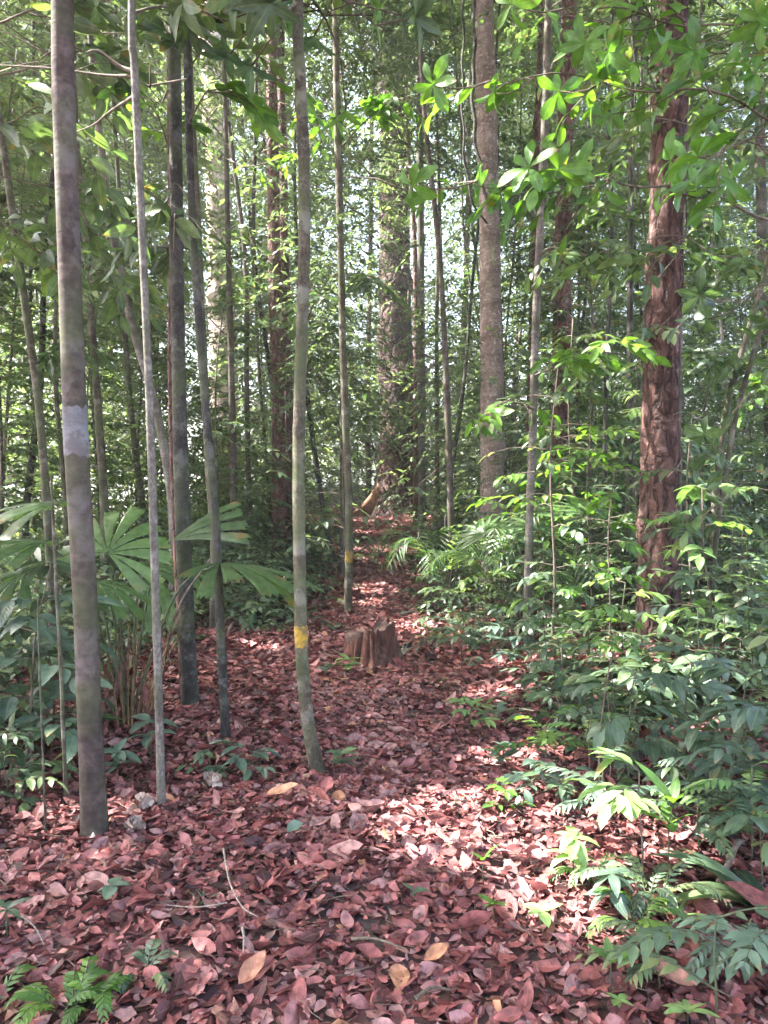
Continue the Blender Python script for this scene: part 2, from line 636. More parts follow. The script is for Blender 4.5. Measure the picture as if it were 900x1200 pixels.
    Lk.new(bp.outputs['Normal'], pb.inputs['Normal'])
    out = N.new('ShaderNodeOutputMaterial')
    Lk.new(pb.outputs[0], out.inputs['Surface'])
    return m


G_DARK = [(0.0, (0.030, 0.056, 0.028)), (0.35, (0.052, 0.088, 0.040)), (0.7, (0.078, 0.124, 0.050)), (0.92, (0.11, 0.17, 0.052)), (1.0, (0.15, 0.17, 0.05))]
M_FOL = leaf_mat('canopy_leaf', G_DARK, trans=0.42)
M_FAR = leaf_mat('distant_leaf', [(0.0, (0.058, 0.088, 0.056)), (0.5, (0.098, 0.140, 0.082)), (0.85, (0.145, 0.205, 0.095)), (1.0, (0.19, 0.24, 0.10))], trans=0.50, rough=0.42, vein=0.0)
M_UND = leaf_mat('undergrowth_leaf', [(0.0, (0.034, 0.058, 0.036)), (0.4, (0.062, 0.100, 0.060)), (0.75, (0.098, 0.150, 0.080)), (0.93, (0.145, 0.20, 0.09)), (1.0, (0.20, 0.22, 0.09))], trans=0.33, rough=0.36)
M_BRIGHT = leaf_mat('young_leaf', [(0.0, (0.045, 0.11, 0.022)), (0.5, (0.075, 0.16, 0.028)), (1.0, (0.13, 0.23, 0.04))], trans=0.45, ttint=(1.7, 1.85, 0.6))
M_PALE = leaf_mat('pale_seedling_leaf', [(0.0, (0.10, 0.19, 0.06)), (0.6, (0.15, 0.26, 0.08)), (1.0, (0.24, 0.33, 0.12))], trans=0.35)
M_BLUE = leaf_mat('blue_green_leaf', [(0.0, (0.040, 0.066, 0.050)), (0.6, (0.07, 0.112, 0.082)), (1.0, (0.11, 0.165, 0.115))], trans=0.22, rough=0.33)
M_PALM = leaf_mat('palm_leaf', [(0.0, (0.045, 0.09, 0.035)), (0.6, (0.08, 0.14, 0.05)), (1.0, (0.12, 0.195, 0.06))], trans=0.42, rough=0.38, vein=0.2)
M_LIT = leaf_mat('dead_leaf', [(0.0, (0.015, 0.007, 0.008)), (0.16, (0.062, 0.023, 0.023)), (0.40, (0.155, 0.047, 0.043)), (0.64, (0.225, 0.071, 0.066)), (0.79, (0.27, 0.10, 0.096)),
                               (0.88, (0.25, 0.135, 0.135)), (0.95, (0.34, 0.15, 0.08)), (0.98, (0.36, 0.21, 0.13)), (1.0, (0.5, 0.40, 0.34))],
                 trans=0.10, rough=0.55, spec=0.3, vein=0.5, ttint=(1.2, 1.0, 0.9))
for nd in M_LIT.node_tree.nodes:
    if nd.type == 'MAP_RANGE' and abs(nd.inputs['To Min'].default_value - .72) < .01:
        nd.inputs['To Min'].default_value = .45
        nd.inputs['To Max'].default_value = 1.45
    if nd.type == 'TEX_NOISE' and abs(nd.inputs['Scale'].default_value - 22) < .1:
        nd.inputs['Scale'].default_value = 34
        nd.inputs['Detail'].default_value = 6
    if nd.type == 'MIX_RGB' and nd.blend_type == 'MIX':
        nd.inputs['Color2'].default_value = (0.28, 0.14, 0.11, 1)
M_TWIG = bark_mat('twig', (0.06, 0.045, 0.032), (0.17, 0.13, 0.10), bump=0.2)
M_STEM = bark_mat('green_stem', (0.045, 0.06, 0.03), (0.11, 0.12, 0.07), bump=0.2)
M_PALETWIG = bark_mat('pale_twig', (0.10, 0.075, 0.06), (0.26, 0.21, 0.175), bump=0.3)
M_GREYBROWN = bark_mat('smooth_grey_brown_bark', (0.034, 0.023, 0.019), (0.088, 0.062, 0.055), (0.135, 0.112, 0.112), 0.45, zs=0.9, scale=5, ring=0.42, bump=0.3, moss=0.45, patch_scale=2.6)
M_PALEBARK = bark_mat('pale_grey_bark', (0.095, 0.082, 0.072), (0.205, 0.178, 0.16), (0.055, 0.046, 0.037), 0.45, zs=0.5, scale=16, ring=0.4, bump=0.3, moss=0.3)
M_DARKBARK = bark_mat('dark_grey_bark', (0.016, 0.0135, 0.0125), (0.050, 0.042, 0.040), (0.115, 0.108, 0.105), 0.42, zs=0.5, scale=16, ring=0.3, bump=0.7, moss=0.5, patch_scale=9)
M_GREENBARK = bark_mat('mossy_grey_bark', (0.036, 0.028, 0.020), (0.105, 0.085, 0.060), (0.185, 0.172, 0.14), 0.45, zs=0.6, scale=14, ring=0.4, bump=0.35, moss=0.7)
M_REDBARK = bark_mat('red_brown_bark', (0.070, 0.034, 0.029), (0.21, 0.112, 0.095), (0.27, 0.19, 0.17), 0.25, zs=0.16, scale=22, bump=0.8, crack=14.0)
M_BIGBARK = bark_mat('dark_red_brown_bark', (0.026, 0.015, 0.012), (0.095, 0.050, 0.042), (0.13, 0.088, 0.078), 0.25, zs=0.12, scale=14, bump=1.0, crack=5.0, bdist=.03)
M_FLAKY = bark_mat('flaky_red_bark', (0.028, 0.014, 0.012), (0.155, 0.076, 0.063), (0.215, 0.138, 0.124), 0.30, zs=0.22, scale=17, bump=1.0, patch_scale=5.5, crack=9.0, bdist=.022)
M_SPECK = bark_mat('speckled_pink_grey_bark', (0.13, 0.085, 0.075), (0.27, 0.20, 0.18), (0.42, 0.38, 0.35), 0.30, zs=0.9, scale=20, ring=0.3, bump=0.5, patch_scale=20, moss=0.2)
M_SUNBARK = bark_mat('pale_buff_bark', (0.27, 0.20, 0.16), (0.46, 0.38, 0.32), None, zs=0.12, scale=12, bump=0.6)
M_WOOD = bark_mat('rotten_red_wood', (0.040, 0.016, 0.012), (0.19, 0.075, 0.052), (0.20, 0.12, 0.09), 0.3, zs=0.12, scale=26, bump=0.9)
M_CUT = bark_mat('weathered_cut_wood', (0.07, 0.04, 0.032), (0.24, 0.15, 0.12), None, zs=1, scale=30, bump=0.5)
M_YELLOW = bark_mat('yellow_paint', (0.24, 0.14, 0.022), (0.42, 0.265, 0.035), (0.10, 0.075, 0.045), 0.75, zs=0.6, scale=22, bump=0.3, patch_scale=24, speck=.35)
M_WHITE = bark_mat('grey_white_paint', (0.13, 0.12, 0.128), (0.195, 0.185, 0.20), (0.095, 0.078, 0.074), 0.5, zs=2.0, scale=12, bump=0.15, patch_scale=9, speck=.3)


def soil_mat():
    m, t, N, Lk = nt('forest_soil')
    tc = N.new('ShaderNodeTexCoord')
    n1 = N.new('ShaderNodeTexNoise')
    n1.inputs['Scale'].default_value = 9
    n1.inputs['Detail'].default_value = 10
    n1.inputs['Roughness'].default_value = 0.7
    Lk.new(tc.outputs['Object'], n1.inputs['Vector'])
    r = ramp(N, [(0.3, (0.03, 0.014, 0.012)), (0.55, (0.08, 0.034, 0.03)), (0.75, (0.15, 0.065, 0.055))])
    Lk.new(n1.outputs['Fac'], r.inputs['Fac'])
    vo = N.new('ShaderNodeTexVoronoi')
    vo.inputs['Scale'].default_value = 16
    Lk.new(tc.outputs['Object'], vo.inputs['Vector'])
    mx = N.new('ShaderNodeMixRGB')
    mx.blend_type = 'MULTIPLY'
    mx.inputs['Fac'].default_value = 0.35
    Lk.new(r.outputs['Color'], mx.inputs['Color1'])
    Lk.new(vo.outputs['Color'], mx.inputs['Color2'])
    bp = N.new('ShaderNodeBump')
    bp.inputs['Distance'].default_value = 0.03
    bp.inputs['Strength'].default_value = 0.8
    Lk.new(vo.outputs['Distance'], bp.inputs['Height'])
    pb = N.new('ShaderNodeBsdfPrincipled')
    pb.inputs['Roughness'].default_value = 0.9
    Lk.new(mx.outputs['Color'], pb.inputs['Base Color'])
    Lk.new(bp.outputs['Normal'], pb.inputs['Normal'])
    out = N.new('ShaderNodeOutputMaterial')
    Lk.new(pb.outputs[0], out.inputs['Surface'])
    return m


# ------------------------------------------------------------------ ground
def build_ground():
    # fine grid near the camera growing towards the horizon
    e = np.r_[0, np.cumsum(0.12 * 1.045 ** np.arange(150))]
    e = e[e < 900]
    e = np.r_[e, 900]
    ax = np.r_[-e[::-1][:-1], e]
    X, Y = np.meshgrid(ax, ax + 4, indexing='ij')
    Z = gz(X, Y)
    n = len(ax)
    i = np.arange(n - 1)[:, None] * n + np.arange(n - 1)[None]
    q = np.stack([i, i + n, i + n + 1, i + 1], -1).reshape(-1, 4)
    mb = MB()
    mb.add(np.stack([X, Y, Z], -1), q)
    tag(mb.build('forest_floor', soil_mat()), 'red brown forest floor under the leaf litter', 'ground', kind='structure')


build_ground()

# ------------------------------------------------------------------ light shafts
for (px, py, r) in [(585, 975, .30), (548, 992, .18), (630, 962, .20), (675, 1015, .28), (735, 985, .26), (700, 1050, .20), (770, 1040, .16), (690, 1075, .16), (610, 1010, .14), (520, 1000, .10), (650, 1060, .12), (560, 950, .22), (620, 1000, .28), (500, 985, .14), (710, 1015, .28), (650, 970, .28), (760, 1010, .2),
                    (120, 958, .10), (45, 955, .09), (70, 985, .05), (125, 1010, .06), (600, 900, .10), (640, 930, .10), (800, 1075, .08)]:
    shaft(ground(px, py), r * 1.5)
for (px, py, Y, r) in [(437, 602, 20, 0.3), (428, 580, 22.6, .25), (545, 975, 3.4, .2), (640, 985, 3.4, .2), (720, 960, 3.5, .2), (790, 1000, 3.2, .2), (690, 760, 6, .25), (600, 830, 5, .15), (258, 120, 23.5, 1.8), (258, 200, 23.5, 1.9), (256, 320, 23.5, 1.9), (260, 420, 23.5, 1.2), (321, 160, 14.5, 0.7), (321, 230, 14.5, 0.45), (185, 245, 5.2, .3), (370, 255, 8, .6), (560, 185, 7, .3),
                       (735, 640, 5.6, .2), (680, 590, 6.5, .2), (790, 60, 9, .4), (785, 120, 9, .4), (775, 470, 9, .2), (600, 500, 5.6, .3), (520, 650, 10, .4), (700, 820, 4.6, .12),
                       (640, 60, 4.2, .3), (590, 205, 4.0, .25), (700, 120, 4.2, .25), (60, 70, 5, .3), (20, 450, 15, 2.0), (30, 520, 17, 2.0), (440, 200, 20, 2.0), (360, 330, 22, 2.0),
                       (500, 120, 22, 2.0), (850, 250, 14, 1.5), (620, 560, 9, .4), (700, 700, 7, .3), (600, 640, 9, .3)]:
    shaft(at(px, py, Y), r)


# ------------------------------------------------------------------ trees
def trunk_mesh(P, t, R, sides, mat, rough=0.05, flute=0.0, seed=0, plates=False):
    """one closed bark surface with uneven radius"""
    M = len(P)
    Tn = nrm(np.gradient(P, axis=0))
    A = nrm(np.cross(Tn, np.array([0, 1.0, 0.05])))
    B = np.cross(Tn, A)
    ang = np.arange(sides) / sides * 2 * PI
    r2 = np.random.default_rng(seed + 100)
    s = np.r_[0, np.cumsum(np.linalg.norm(np.diff(P, axis=0), axis=1))]
    rr = np.zeros((M, sides))
    for k in range(8):
        m_ = r2.integers(1, 5)
        rr += r2.normal(0, 1) * np.sin(m_ * ang[None] + r2.uniform(0, 6) + s[:, None] * r2.uniform(0.6, 5)) / (1 + 0.25 * m_)
    rr *= rough * 0.35
    for k in range(int(s[-1] * 2.2)):                            # knots and branch scars
        a0, s0 = r2.uniform(0, 2 * PI), r2.uniform(0.2, s[-1])
        rk = max(.02, np.interp(s0, s, R) * r2.uniform(.45, .8))
        da = np.angle(np.exp(1j * (ang[None] - a0))) * np.interp(s0, s, R)
        rr += r2.uniform(.08, .26) * np.exp(-(da / rk) ** 2 - ((s[:, None] - s0) / (rk * .8)) ** 2)
    if flute:
        rr += flute * np.clip(1 - s[:, None] / 1.6, 0, 1) ** 2 * (0.5 + 0.5 * np.cos(ang[None] * 5 + 1.0))
    if plates:
        for k in range(48):
            a0 = r2.uniform(0, 2 * PI)
            s0 = r2.uniform(0, s[-1])
            for j in range(5):
                da = np.angle(np.exp(1j * (ang[None] - a0)))
                w = np.exp(-(da / r2.uniform(.12, .3)) ** 4 - ((s[:, None] - s0) / r2.uniform(.10, .35)) ** 4)
                rr += r2.choice([-1, 1]) * 0.05 * w
                a0 += r2.normal(0, 0.6)
                s0 += r2.normal(0, 0.5)
        rr += r2.normal(0, 0.012, rr.shape)
    rad = R[:, None] * (1 + rr)
    V = P[:, None] + rad[..., None] * (np.cos(ang)[None, :, None] * A[:, None] + np.sin(ang)[None, :, None] * B[:, None])
    j = np.arange(sides)
    i = np.arange(M - 1)[:, None] * sides
    q = np.stack([i + j, i + (j + 1) % sides, i + sides + (j + 1) % sides, i + sides + j], -1).reshape(-1, 4)
    mb = MB()
    mb.add(V, q)
    return mb


def crown_mesh(root, top, trunkP, C, rad, nclump, nspray, L, leaf=None, tmpl=None, K=9, clump_s=0.55, trunk_r=0.04, mats=None, style='spray', slen=0.6):
    """limbs from the trunk to clumps of leafy twigs"""
    mb = MB()
    C = np.asarray(C, float)
    rad = np.asarray(rad, float)
    d = nrm(rng.normal(0, 1, (nclump, 3)))
    rr = rng.uniform(0.25, 1.0, nclump) ** 0.5
    cc = C + d * rr[:, None] * rad
    # limbs
    zt = np.clip(cc[:, 2] - 0.35 * np.linalg.norm((cc - C)[:, :2], axis=1) - 0.3, trunkP[:, 2].min() + 0.6 * (trunkP[:, 2].max() - trunkP[:, 2].min()), trunkP[:, 2].max() - 0.02)
    j = np.clip(np.searchsorted(trunkP[:, 2], zt), 0, len(trunkP) - 1)
    a = trunkP[j]
    t = np.linspace(0, 1, 6)
    mid = (a + cc) / 2 + jit(nclump, 0.12) + np.array([0, 0, -0.1])
    limb = ((1 - t) ** 2)[None, :, None] * a[:, None] + (2 * t * (1 - t))[None, :, None] * mid[:, None] + (t ** 2)[None, :, None] * cc[:, None]
    add_tubes(mb, limb, (trunk_r * 0.5 * (1 - 0.8 * t))[None] * np.ones((nclump, 1)), 5, 1)
    per = max(1, nspray // nclump)
    S = per * nclump
    c0 = np.repeat(cc, per, 0)
    P0 = c0 + rng.normal(0, clump_s, (S, 3)) * np.array([1, 1, 0.45])
    D = nrm((P0 - c0) * np.array([1, 1, 0.3]) + unit_h(S) * 0.35 * clump_s + np.array([0, 0, 0.05]))
    rn = np.clip(np.repeat(rng.random(nclump), per) * 0.6 + rng.random(S) * 0.4, 0, 1)
    if style == 'spray':
        sprays(mb, P0, D, rng.uniform(0.6, 1.3, S) * slen, K, L, 0.42, tmpl or T_FAR, cull=True, rnd0=rn, twig=0.004, tw_seg=2)
    else:
        k = keep_mask(P0)
        P0, D, c0, rn = P0[k], D[k], c0[k], rn[k]
        t3 = np.linspace(0, 1, 4)
        pts = c0[:, None] * (1 - t3)[None, :, None] + P0[:, None] * t3[None, :, None] + np.array([0, 0, 0.06]) * np.sin(PI * t3)[None, :, None]
        add_tubes(mb, pts, 0.007 * (1 - 0.6 * t3)[None] * np.ones((len(P0), 1)), 4, 1)
        whorls(mb, P0, D + np.array([0, 0, 0.15]), K, L, 0.36, tmpl or T_MID, rnd0=rn, droop=0.9)
    return mb.build('crown', mats or [M_FOL, M_TWIG], root, loc=root.location)


TREES = {}


def tree(key, name, label, pts, w, bark, Y=None, H=None, crown=None, group=None, sides=None, rough=0.06, flute=0.0, plates=False, flare=0.35, cat='tree', bands=(), seed=None):
    seed = seed if seed is not None else len(TREES)
    if Y is None:
        b = ground(*pts[0])
        Y = b[1]
    W = np.array([at(px, py, Y) for px, py in pts])
    wp = np.linspace(w[0], w[1], len(pts)) * 0.5 * Y / FPX
    z0 = float(gz(W[0][0], Y))
    if W[0][2] > z0 + 0.15:                                      # its foot is hidden: carry the stem down to the ground
        k = (W[0] - W[1]) / max(0.2, W[0][2] - W[1][2]) * (W[0][2] - z0)
        nb = W[0] - np.array([0, 0, W[0][2] - z0]) + np.array([np.clip(-k[0], -.3, .3), 0, 0]) * 0
        W = np.vstack([nb, W])
        wp = np.r_[wp[0] * 1.05, wp]
    W[0][2] = float(gz(W[0][0], W[0][1])) - 0.05
    H = H or (W[-1][2] + 3.0)
    if H > W[-1][2] + 0.3:
        nx = max(1, int((H - W[-1][2]) / 1.5))
        d = W[-1] - W[-2]
        d = d / max(0.2, d[2])
        cur = W[-1].copy()
        rcur = wp[-1]
        for i in range(nx):
            st = (H - W[-1][2]) / (nx - i) if False else (H - cur[2]) / (nx - i)
            cur = cur + np.array([np.clip(d[0], -.15, .15) * 0.6, 0, 1.0]) * st + np.array([rng.normal(0, .05), rng.normal(0, .05), 0])
            W = np.vstack([W, cur])
            wp = np.r_[wp, rcur * (1 - 0.6 * (i + 1) / nx)]
    # a little wander in depth
    W[:, 1] += np.cumsum(rng.normal(0, 0.012, len(W))) * (W[:, 2] - W[0, 2] > 0.3)
    length = np.linalg.norm(np.diff(W, axis=0), axis=1).sum()
    big = w[0] * 768 / 900
    n = int(np.clip(length / (0.035 if Y < 7 else 0.06 if big > 18 else 0.12), 20, 300))
    P, t = smooth_path(W, n)
    s = np.r_[0, np.cumsum(np.linalg.norm(np.diff(W, axis=0), axis=1))]
    R = np.interp(t * s[-1], s, wp)
    hz = P[:, 2] - P[0, 2]
    R = R * (1 + flare * (np.exp(-hz / (2.2 * R[0] + 0.03)) + .5 * np.exp(-hz / (.7 * R[0] + .015))))
    loc = P[0] + np.array([0, 0, 0.05])
    root = thing(name, label, cat, loc, group)
    mb = trunk_mesh(P, t, R, sides or (28 if big > 24 else 16 if big > 11 or Y < 7 else 9), None, rough, flute, seed, plates)
    tr = mb.build('trunk', bark, root, loc=loc)
    for (py0, py1, mat, bn) in bands:
        z1, z0_ = at(450, py0, Y)[2], at(450, py1, Y)[2]
        nb = 14
        zz = np.linspace(z0_, z1, nb)
        cx = np.interp(zz, P[:, 2], P[:, 0])
        cy = np.interp(zz, P[:, 2], P[:, 1])
        r_ = np.interp(zz, P[:, 2], R) * (1 + rough * 0.9) + 0.0015
        sd = 40
        ang = np.arange(sd) / sd * 2 * PI
        r2 = np.random.default_rng(5 + seed)
        # painted by hand: the edges of the band run unevenly
        lo = sum(r2.normal(0, 1) * np.sin(k * ang + r2.uniform(0, 6)) for k in range(1, 9)) * 0.1
        hi = sum(r2.normal(0, 1) * np.sin(k * ang + r2.uniform(0, 6)) for k in range(1, 9)) * 0.1
        f = np.linspace(0, 1, nb)[:, None]
        Z = zz[:, None] + (z1 - z0_) * 0.22 * (lo[None] * (1 - f) + hi[None] * f)
        # use the trunk's own surface so that the paint hugs it
        tv = np.concatenate(mb.v).reshape(len(P), -1, 3)
        ns = tv.shape[1]
        V = np.zeros((nb, sd, 3))
        A0 = np.arange(ns + 1) / ns * 2 * PI
        for a_i, aa in enumerate(ang):
            j0 = int(aa / (2 * PI) * ns) % ns
            ff = aa / (2 * PI) * ns - int(aa / (2 * PI) * ns)
            line = tv[:, j0] * (1 - ff) + tv[:, (j0 + 1) % ns] * ff
            for k_ in range(nb):
                p = np.array([np.interp(Z[k_, a_i], line[:, 2], line[:, c]) for c in range(3)])
                c0 = np.array([np.interp(Z[k_, a_i], P[:, 2], P[:, 0]), np.interp(Z[k_, a_i], P[:, 2], P[:, 1]), p[2]])
                V[k_, a_i] = p + nrm(p - c0) * 0.0022
        i = np.arange(nb - 1)[:, None] * sd
        j = np.arange(sd)
        q = np.stack([i + j, i + (j + 1) % sd, i + sd + (j + 1) % sd, i + sd + j], -1).reshape(-1, 4)
        bm_ = MB()
        bm_.add(V, q)
        bm_.build(bn, mat, root, loc=loc)
    if crown:
        c = dict(crown)
        cz = c.pop('z')
        off = c.pop('off', (0, 0))
        C = np.array([np.interp(cz, P[:, 2], P[:, 0]) + off[0], np.interp(cz, P[:, 2], P[:, 1]) + off[1], cz])
        crown_mesh(root, P[-1], P, C, c.pop('r'), c.pop('clumps'), c.pop('n'), c.pop('L', 0.14), trunk_r=float(np.interp(cz, P[:, 2], R)), **c)
    TREES[key] = dict(root=root, P=P, R=R, loc=loc, Y=Y)
    return root


for (px, py, r) in [(440, 690, .35), (450, 660, .4), (438, 625, .6), (310, 760, .2)]:
    shaft(ground(px, py), r)
r5 = np.random.default_rng(21)
for i in range(46):
    shaft(at(r5.uniform(520, 900), r5.uniform(620, 880), r5.uniform(5, 9)), r5.uniform(.06, .2))
for i in range(30):
    shaft(at(r5.uniform(0, 900), r5.uniform(0, 560), r5.uniform(9, 22)), r5.uniform(.3, .9))


def near_crown(z, r=2.6, n=520, **k):
    return dict(z=z, r=(r, r, r * 0.45), clumps=16, n=n, L=0.17, K=10, clump_s=0.6, **k)


def far_crown(z, r=3.0, n=500, rz=0.7, **k):
    return dict(z=z, r=(r, r, r * rz), clumps=18, n=int(n * 0.5), L=0.13, K=10, clump_s=0.6, **k)


tree('T1', 'smooth_barked_tree', 'stout smooth brown-grey young tree at the left with a whitish painted band', [(112, 985), (104, 830), (98, 700), (90, 520), (80, 300), (74, 120), (71, 0)], (29, 25), M_GREYBROWN, H=9.5,
     crown=near_crown(7.6, 3.0, 620), sides=40, rough=0.05, bands=[(478, 534, M_WHITE, 'painted_band')], flare=0.2)
tree('T2', 'slender_tree', 'thin pale-stemmed tree just right of the banded smooth trunk', [(190, 955), (183, 700), (176, 480), (166, 250), (158, 80), (154, 0)], (10, 8.5), M_PALEBARK, H=8,
     crown=near_crown(6.4, 2.0, 300), flare=0.2)
tree('T3', 'dark_barked_tree', 'straight dark grey tree rising behind the fan palm fronds', [(224, 832), (214, 600), (209, 350), (207, 150), (205, 0)], (18, 14), M_DARKBARK, H=11, crown=near_crown(9, 2.8, 520), flare=0.4)
tree('T3b', 'dark_slender_tree', 'thin reddish-brown stem pressed against the left of the dark grey tree', [(217, 826), (206, 600), (202, 430), (203, 300), (200, 120)], (9, 6), M_REDBARK, H=8, crown=near_crown(7.4, 1.5, 120))
tree('T4', 'dark_slender_tree', 'thin dark mossy tree leaning slightly left, right of the palm stalks', [(265, 870), (258, 700), (254, 600), (247, 520), (236, 380), (226, 220), (221, 0)], (11, 8.5), M_DARKBARK, H=9, crown=near_crown(7.2, 2.2, 360), flare=0.3)
tree('T4b', 'greenish_slender_tree', 'grey-green stem standing just behind the leaning dark mossy tree', [(250, 640), (243, 520), (238, 400), (232, 250)], (9, 7), M_GREENBARK, Y=9.0, H=11, crown=near_crown(9.5, 1.8, 200))
tree('T5', 'slender_tree', 'thin brown stem slanting to the upper left at the left picture edge', [(60, 700), (55, 600), (45, 480), (30, 370), (15, 260), (0, 150), (-12, 60)], (9.5, 8), M_GREENBARK, Y=6.8, H=9, crown=near_crown(8, 2.2, 320))
tree('T6', 'marked_tree', 'slender mossy tree beside the path with a yellow paint mark', [(376, 912), (362, 850), (355, 780), (352, 700), (350, 560), (353, 420), (357, 240), (353, 100), (350, 0)], (15.5, 13), M_GREENBARK, H=9.5,
     crown=near_crown(7.4, 2.4, 420), sides=28, flare=0.45, bands=[(733, 757, M_YELLOW, 'paint_mark')])
tree('T7a', 'red_brown_tree', 'thicker left trunk of the red-brown pair in mid-forest', [(328, 640), (326, 480), (322, 330), (320, 200), (318, 90)], (17, 13), M_REDBARK, Y=14, H=17, crown=far_crown(13.5, 3.4, 600))
tree('T7b', 'red_brown_tree', 'thinner right trunk of the red-brown pair in mid-forest', [(341, 642), (338, 500), (334, 320), (331, 160), (329, 60)], (13, 8), M_REDBARK, Y=14.4, H=15, crown=far_crown(13, 2.4, 300))
tree('T8', 'pale_buff_tree', 'big pale buff trunk catching the sun far behind the left saplings', [(266, 600), (263, 450), (258, 300), (253, 150), (248, 60)], (32, 27), M_SUNBARK, Y=24, H=24, crown=far_crown(20, 4.2, 800), sides=24, rough=0.12)
tree('T8b', 'slender_tree', 'thin brown stem in front of the big pale buff trunk', [(274, 610), (271, 450), (267, 280), (263, 110)], (9, 5), M_GREYBROWN, Y=12, H=12, crown=far_crown(10, 2.0, 220))
tree('T9', 'marked_slender_tree', 'thin greyish tree left of the path with a small yellow mark', [(408, 716), (409, 600), (403, 440), (399, 280), (395, 130), (393, 0)], (9.5, 7.5), M_GREENBARK, H=13, crown=far_crown(11.5, 2.2, 300),
     bands=[(646, 659, M_YELLOW, 'paint_mark')])
tree('T9b', 'dark_slender_tree', 'dark thin stem just behind the thin yellow-marked tree', [(402, 665), (402, 540), (401, 420), (398, 300)], (8, 6), M_DARKBARK, Y=13, H=12, crown=far_crown(11, 1.6, 160))
tree('T10', 'buttressed_tree', 'huge dark forest tree with buttress roots at the head of the path', [(468, 604), (467, 520), (465, 420), (463, 300), (461, 100)], (46, 33), M_BIGBARK, H=26, crown=far_crown(21, 5.0, 1000), sides=40, rough=0.16, flute=0.35, flare=0.35)
tree('T11', 'slender_tree', 'tall straight pale pole-like tree right of the path', [(495, 645), (494, 450), (493, 250), (491, 80), (490, 0)], (9.5, 7.5), M_PALEBARK, H=15, crown=far_crown(14, 2.2, 260))
tree('T11b', 'red_brown_slender_tree', 'thin reddish stem half hidden behind the pale pole-like tree', [(488, 615), (488, 450), (487, 330)], (8, 6), M_REDBARK, Y=19, H=16, crown=far_crown(15, 2.0, 200))
tree('T12', 'slender_tree', 'very thin mossy stem between the pale pole tree and the speckled trunk', [(513, 610), (512, 480), (512, 380), (514, 230)], (5.5, 4), M_GREENBARK, Y=15, H=12, crown=far_crown(11, 1.8, 200))
tree('T12b', 'pale_distant_tree', 'pale grey distant trunk left of the speckled trunk', [(536, 560), (541, 430), (546, 340), (549, 200)], (9, 6), M_PALEBARK, Y=23, H=20, crown=far_crown(17, 3.2, 420))
tree('T13', 'speckled_tree', 'straight speckled pinkish-grey tree right of the path', [(580, 690), (578, 610), (577, 460), (575, 330), (571, 150), (567, 0)], (29, 22), M_SPECK, H=15, crown=far_crown(12.5, 3.6, 650), sides=30, rough=0.07, flare=0.2)
tree('T14', 'white_barked_tree', 'thin whitish tree leaning right between the speckled and red trunks', [(618, 680), (624, 500), (629, 350), (637, 180), (643, 0)], (9.5, 8.5), M_PALEBARK, Y=8.6, H=12, crown=near_crown(9.5, 2.4, 360))
tree('T15', 'red_brown_tree', 'red-brown trunk wrapped in leaves behind the whitish thin tree', [(654, 668), (656, 500), (659, 350), (662, 200), (667, 40)], (22, 18), M_REDBARK, Y=12.4, H=16, crown=far_crown(13, 3.2, 560), rough=0.1)
tree('T16', 'flaky_barked_tree', 'large flaky red-barked tree at the right with a climber on it', [(771, 752), (773, 640), (776, 470), (780, 280), (785, 100), (788, 0)], (47, 35), M_FLAKY, H=14, crown=near_crown(11.5, 4.0, 800), sides=72, rough=0.08, plates=True, flare=0.15)
tree('T17', 'bent_sapling', 'thin bent grey sapling right of the flaky red trunk', [(829, 752), (838, 650), (850, 560), (866, 480), (885, 410), (900, 360), (925, 260)], (6.5, 5), M_GREENBARK, H=6.4, crown=dict(z=5.9, r=(1.2, 1.2, .5), clumps=6, n=70, L=0.16))
tree('T18', 'leaning_tree', 'brown stem leaning right in the shade at the right picture edge', [(838, 600), (850, 490), (865, 430), (880, 380), (900, 300)], (8, 6), M_GREENBARK, Y=9.5, H=8.5, crown=far_crown(8, 1.6, 160))
tree('T19', 'dark_slender_tree', 'dark upright stem close to the left of the flaky red trunk', [(735, 700), (737, 500), (738, 300), (741, 100)], (9, 7), M_DARKBARK, Y=10, H=11, crown=far_crown(9.5, 2.0, 240))
tree('T20', 'pale_slender_tree', 'thin pale stem showing just right of the flaky red trunk', [(797, 740), (796, 560), (797, 430), (799, 300)], (6, 5), M_PALEBARK, Y=10.5, H=11, crown=far_crown(10, 1.6, 160))
tree('T21', 'leaning_tree', 'thin dark stem leaning left between red-brown pair and path', [(391, 660), (378, 590), (366, 510), (358, 440), (350, 330)], (7, 5), M_DARKBARK, H=9, crown=far_crown(8.5, 1.4, 120))
tree('T23', 'mossy_tree', 'mossy grey trunk among glittering foliage right of the banded trunk', [(122, 600), (116, 500), (108, 400), (101, 300)], (10, 8), M_GREENBARK, Y=10.5, H=11, crown=far_crown(9, 2.4, 300))
tree('T24', 'leaning_tree', 'pale brown tree leaning left across the thin pale stem', [(203, 600), (190, 510), (176, 450), (158, 390), (140, 310), (128, 240)], (11, 9), M_PALEBARK, Y=9.6, H=10, crown=far_crown(9, 2.0, 260))
tree('T25', 'slender_tree', 'thin grey stem seen low behind the big fan palm frond', [(168, 610), (157, 520), (149, 430), (143, 340)], (8, 6), M_GREENBARK, Y=12.5, H=11, crown=far_crown(9.5, 2.0, 240))
tree('T28', 'dark_slender_tree', 'thin dark stem showing to the right of the speckled trunk', [(592, 600), (588, 430), (584, 330), (578, 200)], (6, 5), M_DARKBARK, Y=14, H=12, crown=far_crown(11, 2.0, 220))
tree('T29', 'brown_slender_tree', 'thin brown stem half behind the whitish leaning tree', [(617, 655), (621, 480), (625, 330), (628, 180)], (9, 7), M_REDBARK, Y=13.4, H=13, crown=far_crown(11.5, 2.0, 220))
